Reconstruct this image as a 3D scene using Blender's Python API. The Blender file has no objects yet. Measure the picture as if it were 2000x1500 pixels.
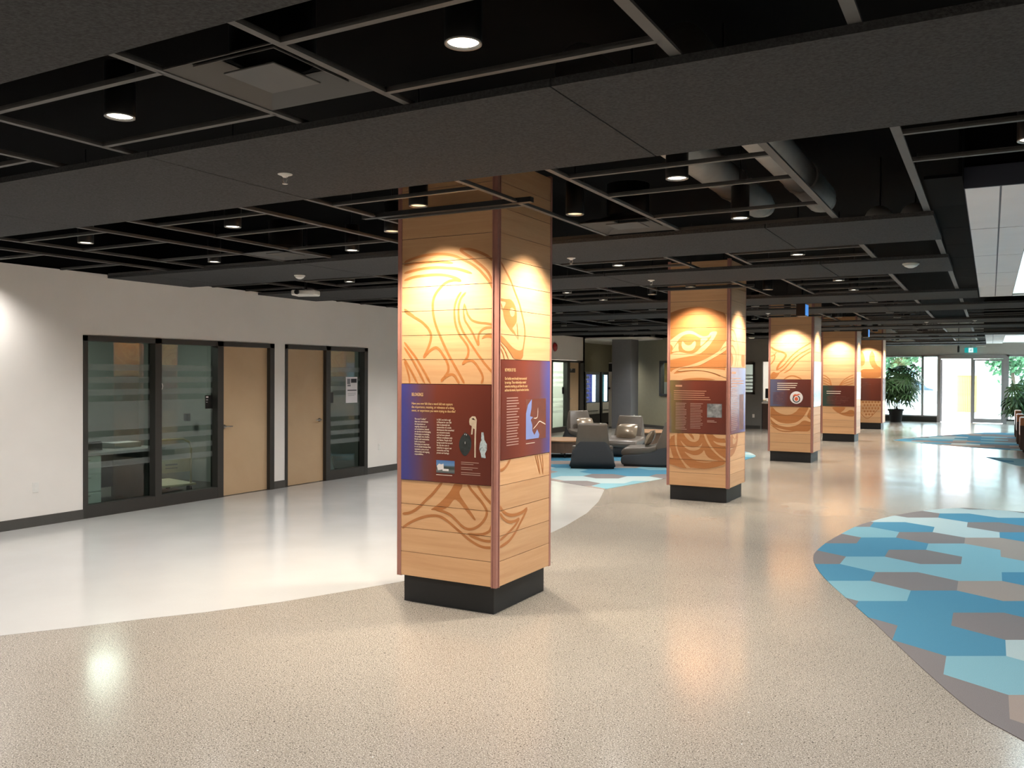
import bpy, bmesh, math, random
from mathutils import Vector, Matrix, geometry

R = math.radians
SC = bpy.context.scene
COL = SC.collection

# ------------------------------------------------------------------ camera
cam_d = bpy.data.cameras.new('camera')
cam = bpy.data.objects.new('camera', cam_d)
COL.objects.link(cam)
cam_d.sensor_fit = 'HORIZONTAL'
cam_d.sensor_width = 36.0
cam_d.lens = 36.0 * 1687.6 / 2000.0
cam_d.clip_start = 0.05
cam_d.clip_end = 500
_yaw, _pit, _rol = R(28.995), R(-0.6467), R(0.2852)
_f = Vector((-math.sin(_yaw), math.cos(_yaw), 0))
_r = Vector((math.cos(_yaw), math.sin(_yaw), 0))
_u = Vector((0, 0, 1))
_f2 = _f * math.cos(_pit) + _u * math.sin(_pit)
_u2 = _u * math.cos(_pit) - _f * math.sin(_pit)
_r3 = _r * math.cos(_rol) + _u2 * math.sin(_rol)
_u3 = _u2 * math.cos(_rol) - _r * math.sin(_rol)
cam.matrix_world = Matrix(((_r3.x, _u3.x, -_f2.x, 0), (_r3.y, _u3.y, -_f2.y, 0),
                           (_r3.z, _u3.z, -_f2.z, 1.75), (0, 0, 0, 1)))
SC.camera = cam

# ------------------------------------------------------------------ world, light levels, exposure
SKY_STRENGTH = 11.0
CAN_WATTS = 142.0        # general downlights
ACCENT_WATTS = 300.0     # warm cans washing the wooden columns
world = bpy.data.worlds.new('sky')
SC.world = world
world.use_nodes = True
_bg = world.node_tree.nodes['Background']
_bg.inputs[0].default_value = (0.80, 0.91, 1.0, 1)
_bg.inputs[1].default_value = SKY_STRENGTH
sun_d = bpy.data.lights.new('sun', 'SUN')
sun_d.energy = 9.0
sun_d.color = (1.0, 0.96, 0.9)
sun_d.angle = R(0.6)
sun = bpy.data.objects.new('sun', sun_d)
COL.objects.link(sun)
sun.rotation_euler = Vector((-0.62, -0.50, 0.85)).to_track_quat('Z', 'Y').to_euler()
vs = SC.view_settings
vs.view_transform = 'Standard'
vs.look = 'None'
vs.exposure = 0.0
vs.gamma = 1.0
vs.use_curve_mapping = False

SC.cycles.max_bounces = 6
SC.cycles.diffuse_bounces = 3
SC.cycles.glossy_bounces = 3

random.seed(7)

# ------------------------------------------------------------------ materials
def srgb(r, g, b):
    def c(v):
        v /= 255.0
        return v / 12.92 if v <= 0.04045 else ((v + 0.055) / 1.055) ** 2.4
    return (c(r), c(g), c(b), 1)

def new_mat(name):
    m = bpy.data.materials.new(name)
    m.use_nodes = True
    nt = m.node_tree
    return m, nt, nt.nodes['Principled BSDF'], nt.nodes.new, nt.links.new

def mat(name, rgb, rough=0.6, metal=0.0, var=0.06, scale=8.0, bump=0.0, bscale=60.0, spec=0.5, emit=None, estr=0.0):
    """plain procedural paint / fabric / metal: a colour with a little noise and relief"""
    m, nt, p, N, L = new_mat(name)
    c = srgb(*rgb)
    tc = N('ShaderNodeTexCoord')
    no = N('ShaderNodeTexNoise')
    no.inputs['Scale'].default_value = scale
    no.inputs['Detail'].default_value = 4
    L(tc.outputs['Object'], no.inputs['Vector'])
    rp = N('ShaderNodeValToRGB')
    lo, hi = 1 - var, 1 + var
    rp.color_ramp.elements[0].position = 0.3
    rp.color_ramp.elements[1].position = 0.7
    rp.color_ramp.elements[0].color = (c[0] * lo, c[1] * lo, c[2] * lo, 1)
    rp.color_ramp.elements[1].color = (min(1, c[0] * hi), min(1, c[1] * hi), min(1, c[2] * hi), 1)
    L(no.outputs['Fac'], rp.inputs['Fac'])
    L(rp.outputs['Color'], p.inputs['Base Color'])
    p.inputs['Roughness'].default_value = rough
    p.inputs['Metallic'].default_value = metal
    p.inputs['Specular IOR Level'].default_value = spec
    if bump > 0:
        nb = N('ShaderNodeTexNoise')
        nb.inputs['Scale'].default_value = bscale
        nb.inputs['Detail'].default_value = 3
        L(tc.outputs['Object'], nb.inputs['Vector'])
        bp = N('ShaderNodeBump')
        bp.inputs['Strength'].default_value = bump
        bp.inputs['Distance'].default_value = 0.01
        L(nb.outputs['Fac'], bp.inputs['Height'])
        L(bp.outputs['Normal'], p.inputs['Normal'])
    if emit:
        p.inputs['Emission Color'].default_value = srgb(*emit)
        p.inputs['Emission Strength'].default_value = estr
    return m

def wood_mat(name, dark, light, rough=0.45, gx=1.2, gz=26.0):
    m, nt, p, N, L = new_mat(name)
    tc = N('ShaderNodeTexCoord')
    oi = N('ShaderNodeObjectInfo')
    mp = N('ShaderNodeMapping')
    mp.inputs['Scale'].default_value = (gx, gz, gz)
    L(tc.outputs['Object'], mp.inputs['Vector'])
    mul = N('ShaderNodeMath'); mul.operation = 'MULTIPLY'; mul.inputs[1].default_value = 37.0
    L(oi.outputs['Random'], mul.inputs[0])
    no = N('ShaderNodeTexNoise'); no.noise_dimensions = '4D'
    no.inputs['Scale'].default_value = 1.0
    no.inputs['Detail'].default_value = 6
    no.inputs['Roughness'].default_value = 0.62
    no.inputs['Distortion'].default_value = 0.35
    L(mp.outputs['Vector'], no.inputs['Vector'])
    L(mul.outputs[0], no.inputs['W'])
    rp = N('ShaderNodeValToRGB')
    rp.color_ramp.elements[0].position = 0.28
    rp.color_ramp.elements[1].position = 0.72
    rp.color_ramp.elements[0].color = srgb(*dark)
    rp.color_ramp.elements[1].color = srgb(*light)
    L(no.outputs['Fac'], rp.inputs['Fac'])
    hsv = N('ShaderNodeHueSaturation')
    mr = N('ShaderNodeMapRange')
    mr.inputs['To Min'].default_value = 0.88
    mr.inputs['To Max'].default_value = 1.10
    L(oi.outputs['Random'], mr.inputs['Value'])
    L(mr.outputs['Result'], hsv.inputs['Value'])
    L(rp.outputs['Color'], hsv.inputs['Color'])
    L(hsv.outputs['Color'], p.inputs['Base Color'])
    p.inputs['Roughness'].default_value = rough
    bp = N('ShaderNodeBump')
    bp.inputs['Strength'].default_value = 0.08
    bp.inputs['Distance'].default_value = 0.004
    L(no.outputs['Fac'], bp.inputs['Height'])
    L(bp.outputs['Normal'], p.inputs['Normal'])
    return m

def floor_mat(name, base, speck_dark, speck_light, rough, amount):
    m, nt, p, N, L = new_mat(name)
    tc = N('ShaderNodeTexCoord')
    big = N('ShaderNodeTexNoise'); big.inputs['Scale'].default_value = 0.8; big.inputs['Detail'].default_value = 5
    L(tc.outputs['Object'], big.inputs['Vector'])
    r0 = N('ShaderNodeValToRGB')
    b = srgb(*base)
    r0.color_ramp.elements[0].position = 0.3; r0.color_ramp.elements[1].position = 0.7
    r0.color_ramp.elements[0].color = (b[0] * .93, b[1] * .93, b[2] * .93, 1)
    r0.color_ramp.elements[1].color = (b[0] * 1.05, b[1] * 1.05, b[2] * 1.05, 1)
    L(big.outputs['Fac'], r0.inputs['Fac'])
    col = r0.outputs['Color']
    for sc, lo, hi, cc, k in ((120.0, 0.55, 0.66, speck_dark, amount), (150.0, 0.55, 0.64, speck_light, amount), (64.0, 0.66, 0.72, speck_dark, amount)):
        n = N('ShaderNodeTexNoise'); n.inputs['Scale'].default_value = sc; n.inputs['Detail'].default_value = 2
        L(tc.outputs['Object'], n.inputs['Vector'])
        r1 = N('ShaderNodeMapRange')
        r1.inputs['From Min'].default_value = lo; r1.inputs['From Max'].default_value = hi
        r1.inputs['To Min'].default_value = 0; r1.inputs['To Max'].default_value = k
        L(n.outputs['Fac'], r1.inputs['Value'])
        mx = N('ShaderNodeMixRGB'); mx.inputs['Color2'].default_value = srgb(*cc)
        L(r1.outputs['Result'], mx.inputs['Fac']); L(col, mx.inputs['Color1'])
        col = mx.outputs['Color']
    v = N('ShaderNodeTexVoronoi'); v.inputs['Scale'].default_value = 5.0
    L(tc.outputs['Object'], v.inputs['Vector'])
    r2 = N('ShaderNodeMapRange'); r2.inputs['From Min'].default_value = 0.022; r2.inputs['From Max'].default_value = 0.016
    r2.inputs['To Min'].default_value = 0.0; r2.inputs['To Max'].default_value = amount
    L(v.outputs['Distance'], r2.inputs['Value'])
    mx = N('ShaderNodeMixRGB'); mx.inputs['Color2'].default_value = srgb(250, 248, 240)
    L(r2.outputs['Result'], mx.inputs['Fac']); L(col, mx.inputs['Color1'])
    L(mx.outputs['Color'], p.inputs['Base Color'])
    p.inputs['Roughness'].default_value = rough
    p.inputs['Specular IOR Level'].default_value = 0.32
    rn = N('ShaderNodeTexNoise'); rn.inputs['Scale'].default_value = 1.6
    L(tc.outputs['Object'], rn.inputs['Vector'])
    rr = N('ShaderNodeMapRange'); rr.inputs['To Min'].default_value = rough * .75; rr.inputs['To Max'].default_value = rough * 1.3
    L(rn.outputs['Fac'], rr.inputs['Value']); L(rr.outputs['Result'], p.inputs['Roughness'])
    bn = N('ShaderNodeTexNoise'); bn.inputs['Scale'].default_value = 5.0
    L(tc.outputs['Object'], bn.inputs['Vector'])
    bp = N('ShaderNodeBump'); bp.inputs['Strength'].default_value = 0.03; bp.inputs['Distance'].default_value = 0.01
    L(bn.outputs['Fac'], bp.inputs['Height']); L(bp.outputs['Normal'], p.inputs['Normal'])
    return m

def glass_mat(name, tint=(235, 245, 240), refl=1.0):
    m = bpy.data.materials.new(name); m.use_nodes = True
    nt = m.node_tree; nt.nodes.clear(); N, L = nt.nodes.new, nt.links.new
    out = N('ShaderNodeOutputMaterial'); mx = N('ShaderNodeMixShader')
    tr = N('ShaderNodeBsdfTransparent'); tr.inputs[0].default_value = srgb(*tint)
    gl = N('ShaderNodeBsdfGlossy'); gl.inputs['Roughness'].default_value = 0.01
    lw = N('ShaderNodeLayerWeight'); lw.inputs['Blend'].default_value = 0.5
    pw = N('ShaderNodeMath'); pw.operation = 'POWER'; pw.inputs[1].default_value = 5.0
    L(lw.outputs['Facing'], pw.inputs[0])
    mu = N('ShaderNodeMath'); mu.operation = 'MULTIPLY_ADD'; mu.inputs[1].default_value = 0.9; mu.inputs[2].default_value = 0.045 * refl; mu.use_clamp = True
    L(pw.outputs[0], mu.inputs[0]); L(mu.outputs[0], mx.inputs[0])
    L(tr.outputs[0], mx.inputs[1]); L(gl.outputs[0], mx.inputs[2]); L(mx.outputs[0], out.inputs[0])
    return m

def frost_mat(name, rgb, alpha):
    m = bpy.data.materials.new(name); m.use_nodes = True
    nt = m.node_tree; p = nt.nodes['Principled BSDF']
    p.inputs['Base Color'].default_value = srgb(*rgb)
    p.inputs['Roughness'].default_value = 0.6
    tc = nt.nodes.new('ShaderNodeTexCoord'); no = nt.nodes.new('ShaderNodeTexNoise'); no.inputs['Scale'].default_value = 300
    nt.links.new(tc.outputs['Object'], no.inputs['Vector'])
    mr = nt.nodes.new('ShaderNodeMapRange'); mr.inputs['To Min'].default_value = alpha - .05; mr.inputs['To Max'].default_value = alpha + .05
    nt.links.new(no.outputs['Fac'], mr.inputs['Value']); nt.links.new(mr.outputs['Result'], p.inputs['Alpha'])
    return m

def ramp_mat(name, axis, stops, rough=0.25, noise=0.06):
    """printed panel: colour bands along one object axis"""
    m, nt, p, N, L = new_mat(name)
    tc = N('ShaderNodeTexCoord'); sp = N('ShaderNodeSeparateXYZ')
    L(tc.outputs['Object'], sp.inputs[0])
    no = N('ShaderNodeTexNoise'); no.inputs['Scale'].default_value = 3.0; no.inputs['Detail'].default_value = 3
    L(tc.outputs['Object'], no.inputs['Vector'])
    a = N('ShaderNodeMath'); a.operation = 'MULTIPLY_ADD'; a.inputs[1].default_value = noise * 2; a.inputs[2].default_value = 0.5 - noise
    L(no.outputs['Fac'], a.inputs[0])
    b = N('ShaderNodeMath'); b.operation = 'ADD'
    L(sp.outputs[axis], b.inputs[0]); L(a.outputs[0], b.inputs[1])
    rp = N('ShaderNodeValToRGB')
    els = rp.color_ramp.elements
    while len(els) < len(stops): els.new(0.5)
    for e, (pos, c) in zip(els, stops):
        e.position = pos; e.color = srgb(*c)
    L(b.outputs[0], rp.inputs['Fac']); L(rp.outputs['Color'], p.inputs['Base Color'])
    p.inputs['Roughness'].default_value = rough
    return m

def blot_mat(name, cols, scale=14.0, rough=0.4):
    """small printed photograph: patches of a few colours"""
    m, nt, p, N, L = new_mat(name)
    tc = N('ShaderNodeTexCoord')
    no = N('ShaderNodeTexNoise'); no.inputs['Scale'].default_value = scale; no.inputs['Detail'].default_value = 6
    L(tc.outputs['Object'], no.inputs['Vector'])
    rp = N('ShaderNodeValToRGB'); els = rp.color_ramp.elements
    while len(els) < len(cols): els.new(0.5)
    for i, (e, c) in enumerate(zip(els, cols)):
        e.position = 0.3 + 0.4 * i / max(1, len(cols) - 1); e.color = srgb(*c)
    L(no.outputs['Fac'], rp.inputs['Fac']); L(rp.outputs['Color'], p.inputs['Base Color'])
    p.inputs['Roughness'].default_value = rough
    return m

M = dict(
    terrazzo=floor_mat('terrazzo', (136, 128, 118), (54, 49, 44), (188, 181, 170), 0.16, 0.9),
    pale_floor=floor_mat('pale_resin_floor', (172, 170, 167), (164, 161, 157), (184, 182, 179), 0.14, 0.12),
    wall=mat('greige_paint', (234, 229, 222), 0.75, var=0.02, scale=2, bump=0.04, bscale=120),
    white_wall=mat('white_paint', (225, 223, 218), 0.7, var=0.02, bump=0.03, bscale=120),
    olive=mat('olive_paint', (150, 146, 124), 0.75, var=0.03, bump=0.04, bscale=120),
    grey_wall=mat('grey_paint', (120, 120, 116), 0.75, var=0.03, bump=0.04, bscale=120),
    pillar=mat('slate_paint', (112, 114, 118), 0.6, var=0.03, bump=0.04, bscale=120),
    black=mat('black_deck', (9, 10, 11), 0.9, var=0.15, scale=3, spec=0.06),
    frame=mat('dark_bronze_frame', (52, 50, 46), 0.5, var=0.05, scale=6),
    base=mat('charcoal_baseboard', (74, 72, 68), 0.6, var=0.05),
    plinth=mat('black_plinth', (30, 31, 32), 0.55, var=0.08, bump=0.05, bscale=90),
    acoustic=mat('acoustic_felt', (62, 63, 64), 0.95, var=0.28, scale=70, bump=0.6, bscale=90, spec=0.2),
    bar=mat('grid_bar_paint', (80, 79, 77), 0.6, var=0.05),
    can=mat('black_can', (14, 14, 15), 0.4, var=0.1),
    ring=mat('can_ring', (120, 120, 118), 0.35, metal=0.6, var=0.05),
    lens=mat('lamp_lens', (240, 236, 225), 0.4, emit=(255, 244, 226), estr=7.0),
    lens_warm=mat('warm_lamp_lens', (240, 230, 210), 0.4, emit=(255, 226, 180), estr=0.9),
    white=mat('white_plastic', (232, 230, 224), 0.45, var=0.02),
    chrome=mat('brushed_steel', (190, 186, 178), 0.3, metal=1.0, var=0.05),
    duct=mat('grey_duct', (150, 146, 140), 0.6, var=0.1, scale=5, bump=0.1, bscale=30),
    diffuser=mat('diffuser_metal', (60, 59, 57), 0.5, var=0.05),
    tile=mat('white_ceiling_tile', (242, 240, 242), 0.8, var=0.02, scale=3, bump=0.05, bscale=150),
    seam=mat('grey_seam', (120, 120, 128), 0.7),
    fascia=mat('navy_fascia', (44, 48, 60), 0.6, var=0.05),
    wood=wood_mat('hemlock_plank', (202, 153, 109), (219, 175, 130)),
    stain=wood_mat('stained_plank', (170, 106, 56), (188, 124, 72)),
    trim=mat('rose_corner_trim', (166, 116, 104), 0.4, var=0.05, scale=20),
    core=mat('dark_core', (58, 38, 24), 0.8),
    door=wood_mat('maple_door', (190, 160, 124), (204, 176, 140), rough=0.5, gx=14, gz=1.0),
    glass=glass_mat('clear_glass', (214, 226, 222), 1.5),
    clear=glass_mat('entrance_glass', (236, 246, 246), 1.0),
    frost=frost_mat('frosted_film', (176, 184, 180), 0.15),
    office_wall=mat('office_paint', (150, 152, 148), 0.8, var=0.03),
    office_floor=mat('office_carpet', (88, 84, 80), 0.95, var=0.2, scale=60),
    cream=mat('cream_enamel', (226, 216, 190), 0.4, var=0.04),
    sign=mat('black_sign', (24, 23, 22), 0.4, var=0.06),
    paper=mat('paper', (222, 218, 220), 0.7, var=0.03, scale=12),
    ink=mat('dark_ink', (44, 44, 48), 0.7),
    lettering=mat('warm_white_ink', (232, 214, 196), 0.6, var=0.02),
    dim_gold=mat('dim_gold_ink', (184, 132, 104), 0.6, var=0.02),
    dim_letter=mat('dim_letter_ink', (176, 138, 124), 0.6, var=0.02),
    gold=mat('gold_ink', (226, 186, 132), 0.6, var=0.02),
    leather=mat('taupe_leather', (96, 87, 77), 0.32, var=0.06, scale=10, bump=0.12, bscale=90),
    fabric=mat('charcoal_fabric', (52, 54, 56), 0.9, var=0.12, scale=160, bump=0.25, bscale=260, spec=0.3),
    pillow=mat('bronze_cushion', (150, 134, 114), 0.25, metal=0.35, var=0.12, scale=9),
    tabletop=wood_mat('table_veneer', (150, 112, 78), (176, 136, 98), rough=0.4, gx=2, gz=14),
    tableside=wood_mat('dark_veneer', (92, 70, 54), (112, 88, 70), rough=0.45, gx=14, gz=2),
    pot=mat('black_pot', (20, 21, 23), 0.5, var=0.08),
    soil=mat('soil', (50, 38, 28), 0.95, var=0.3, scale=60),
    leaf=mat('palm_leaf', (58, 92, 48), 0.5, var=0.3, scale=6),
    stem=mat('palm_stem', (88, 74, 52), 0.8, var=0.25, scale=30),
    tan_leather=mat('tan_leather', (186, 118, 72), 0.4, var=0.06, bump=0.1, bscale=90),
    brown_side=mat('dark_brown_panel', (74, 56, 46), 0.5, var=0.1),
    alu=mat('grey_aluminium', (170, 166, 166), 0.45, metal=0.2, var=0.03),
    red=mat('red_bell', (170, 36, 40), 0.35, var=0.05),
    vend=mat('vending_black', (18, 18, 22), 0.4, var=0.1),
    vend_blue=mat('vending_interior', (40, 44, 110), 0.5, emit=(70, 80, 190), estr=0.5),
    vend_teal=mat('vending_teal', (70, 110, 112), 0.5, emit=(70, 120, 126), estr=0.35),
    tube=mat('vending_tube', (240, 244, 255), 0.4, emit=(225, 235, 255), estr=6.0),
    vend_panel=mat('vending_panel', (170, 168, 160), 0.5, var=0.05),
    snack=blot_mat('snack_packets', ((240, 240, 250), (190, 60, 70), (120, 150, 230), (240, 230, 200)), 30),
    pave=mat('pale_paving', (214, 214, 210), 0.9, var=0.06, scale=1.5),
    low_wall=mat('outdoor_concrete', (150, 152, 154), 0.85, var=0.1, scale=3),
    slat=mat('yellow_cedar', (214, 180, 112), 0.7, var=0.12, scale=6),
    drum_slat=mat('darkened_cedar', (176, 134, 62), 0.7, var=0.12, scale=6),  # cedar darkened so the drum keeps its colour outdoors
    pale_pane=mat('washed_out_pane', (150, 168, 180), 0.3, var=0.05),  # pane colour paled so it fades into the overexposed outdoors
    foliage=mat('tree_leaves', (58, 98, 62), 0.7, var=0.35, scale=3),
    bark=mat('bark', (90, 76, 62), 0.9, var=0.25, scale=20, bump=0.4),
    facade=mat('pale_render', (214, 216, 214), 0.85, var=0.04),
    dark_glass=mat('dark_window', (60, 76, 90), 0.15, var=0.1),
    exit_teal=mat('exit_teal', (20, 150, 150), 0.4, emit=(30, 165, 165), estr=0.7),
    exit_white=mat('exit_white', (240, 250, 250), 0.4, emit=(235, 250, 250), estr=0.9),
    screen_blue=mat('blue_sign_face', (70, 140, 230), 0.3, emit=(80, 150, 235), estr=0.8),
    carpet_B=mat('carpet_deep_blue', (66, 113, 135), 1.0, var=0.08, scale=220, bump=0.4, bscale=400, spec=0.1),
    carpet_L=mat('carpet_teal_blue', (106, 142, 152), 1.0, var=0.08, scale=220, bump=0.4, bscale=400, spec=0.1),
    carpet_P=mat('carpet_pale_grey', (144, 158, 159), 1.0, var=0.07, scale=220, bump=0.4, bscale=400, spec=0.1),
    carpet_G=mat('carpet_warm_grey', (106, 101, 101), 1.0, var=0.10, scale=220, bump=0.4, bscale=400, spec=0.1),
    carpet_T=mat('carpet_taupe', (131, 120, 113), 1.0, var=0.09, scale=220, bump=0.4, bscale=400, spec=0.1),
)

# ------------------------------------------------------------------ mesh helpers
class MB:
    def __init__(s): s.v = []; s.f = []
    def add(s, vs, fs):
        n = len(s.v); s.v += [tuple(v) for v in vs]; s.f += [tuple(n + i for i in f) for f in fs]; return s
    def box(s, x0, x1, y0, y1, z0, z1):
        return s.add([(x0, y0, z0), (x1, y0, z0), (x1, y1, z0), (x0, y1, z0), (x0, y0, z1), (x1, y0, z1), (x1, y1, z1), (x0, y1, z1)],
                     [(3, 2, 1, 0), (4, 5, 6, 7), (0, 1, 5, 4), (1, 2, 6, 5), (2, 3, 7, 6), (3, 0, 4, 7)])
    def prism(s, poly, z0, z1):
        n = len(poly)
        return s.add([(x, y, z0) for x, y in poly] + [(x, y, z1) for x, y in poly],
                     [tuple(range(n - 1, -1, -1)), tuple(range(n, 2 * n))] + [(i, (i + 1) % n, n + (i + 1) % n, n + i) for i in range(n)])
    def lathe(s, prof, n=24, c=(0, 0, 0), closed=False):
        vs = []
        for r, z in prof:
            for k in range(n):
                a = 2 * math.pi * k / n
                vs.append((c[0] + r * math.cos(a), c[1] + r * math.sin(a), c[2] + z))
        fs = []
        for i in range(len(prof) - 1):
            for k in range(n):
                k2 = (k + 1) % n
                fs.append((i * n + k, i * n + k2, (i + 1) * n + k2, (i + 1) * n + k))
        if not closed:
            fs.append(tuple(range(n - 1, -1, -1))); fs.append(tuple((len(prof) - 1) * n + k for k in range(n)))
        return s.add(vs, fs)
    def tube(s, pts, r, n=8, r2=None):
        pts = [Vector(p) for p in pts]; vs = []; m = len(pts)
        for i, p in enumerate(pts):
            d = (pts[min(i + 1, m - 1)] - pts[max(i - 1, 0)]).normalized()
            a = d.cross(Vector((0, 0, 1)))
            if a.length < 1e-3: a = d.cross(Vector((1, 0, 0)))
            a.normalize(); b = d.cross(a)
            rr = r if r2 is None else r + (r2 - r) * i / max(1, m - 1)
            for k in range(n):
                t = 2 * math.pi * k / n
                vs.append(p + a * math.cos(t) * rr + b * math.sin(t) * rr)
        fs = [(i * n + k, i * n + (k + 1) % n, (i + 1) * n + (k + 1) % n, (i + 1) * n + k) for i in range(m - 1) for k in range(n)]
        fs += [tuple(range(n - 1, -1, -1)), tuple((m - 1) * n + k for k in range(n))]
        return s.add(vs, fs)
    def xprism(s, prof, wf):
        """side profile (y, z) extruded across x, half-width wf(y, z)"""
        n = len(prof)
        vs = [(-wf(y, z), y, z) for y, z in prof] + [(wf(y, z), y, z) for y, z in prof]
        return s.add(vs, [tuple(range(n)), tuple(range(2 * n - 1, n - 1, -1))] + [((i + 1) % n, i, n + i, n + (i + 1) % n) for i in range(n)])
    def mesh(s, name, smooth=False):
        me = bpy.data.meshes.new(name); me.from_pydata(s.v, [], s.f)
        bm = bmesh.new(); bm.from_mesh(me); bmesh.ops.recalc_face_normals(bm, faces=bm.faces); bm.to_mesh(me); bm.free()
        if smooth: me.polygons.foreach_set('use_smooth', [True] * len(me.polygons))
        me.update(); return me
    def build(s, name, m, parent=None, loc=None, rot=None, smooth=False, bevel=0.0, seg=2):
        return obj(name, s.mesh(name, smooth), m, parent, loc, rot, bevel, seg)

def obj(name, me, m=None, parent=None, loc=None, rot=None, bevel=0.0, seg=2):
    o = bpy.data.objects.new(name, me); COL.objects.link(o)
    if m is not None:
        mm = M[m] if isinstance(m, str) else m
        if not me.materials: me.materials.append(mm)
        elif me.materials[0] != mm:
            o.material_slots[0].link = 'OBJECT'; o.material_slots[0].material = mm
    if parent is not None: o.parent = parent
    if loc is not None: o.location = loc
    if rot is not None: o.rotation_euler = rot
    if bevel > 0:
        b = o.modifiers.new('bevel', 'BEVEL'); b.width = bevel; b.segments = seg; b.limit_method = 'ANGLE'; b.angle_limit = R(35)
    return o

def empty(name, loc=(0, 0, 0), rz=0.0):
    o = bpy.data.objects.new(name, None); COL.objects.link(o)
    o.empty_display_size = 0.1; o.location = loc; o.rotation_euler = (0, 0, rz); return o

def tag(o, label, cat, group=None):
    o['label'] = label; o['category'] = cat
    if group: o['group'] = group
    return o

def struct(o): o['kind'] = 'structure'; return o

def sbox(name, m, x0, x1, y0, y1, z0, z1, parent=None):
    o = MB().box(x0, x1, y0, y1, z0, z1).build(name, m, parent)
    return o if parent else struct(o)

def copy_tree(o, parent=None):
    c = o.copy(); COL.objects.link(c); c.parent = parent
    for ch in list(o.children):
        copy_tree(ch, c)
    return c

def text(body, size, parent, m, loc, rot, name='lettering', sx=1.0, leading=1.0, align='LEFT'):
    cu = bpy.data.curves.new(name, 'FONT'); cu.body = body; cu.size = size; cu.extrude = 0.0004
    cu.space_line = leading; cu.align_x = align; cu.align_y = 'TOP'
    cu.resolution_u = 3
    cu.materials.append(M[m])
    o = bpy.data.objects.new(name, cu); COL.objects.link(o)
    o.parent = parent; o.location = loc; o.rotation_euler = rot; o.scale = (sx, 1, 1)
    return o

def clip(poly, f):
    """keep the part of a polygon where f(p) >= 0 (f linear)"""
    out = []
    for i, p in enumerate(poly):
        q = poly[(i + 1) % len(poly)]; a, b = f(p), f(q)
        if a >= 0: out.append(p)
        if (a >= 0) != (b >= 0):
            t = a / (a - b); out.append((p[0] + (q[0] - p[0]) * t, p[1] + (q[1] - p[1]) * t))
    return out

def catmull(pts, n=5):
    o = []; m = len(pts)
    for i in range(m - 1):
        p0, p1, p2, p3 = pts[max(i - 1, 0)], pts[i], pts[i + 1], pts[min(i + 2, m - 1)]
        for k in range(n):
            t = k / n
            o.append(tuple(0.5 * (2 * b + (c - a) * t + (2 * a - 5 * b + 4 * c - d) * t * t + (3 * b - a - 3 * c + d) * t ** 3)
                           for a, b, c, d in zip(p0, p1, p2, p3)))
    o.append(tuple(float(v) for v in pts[-1])); return o

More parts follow.
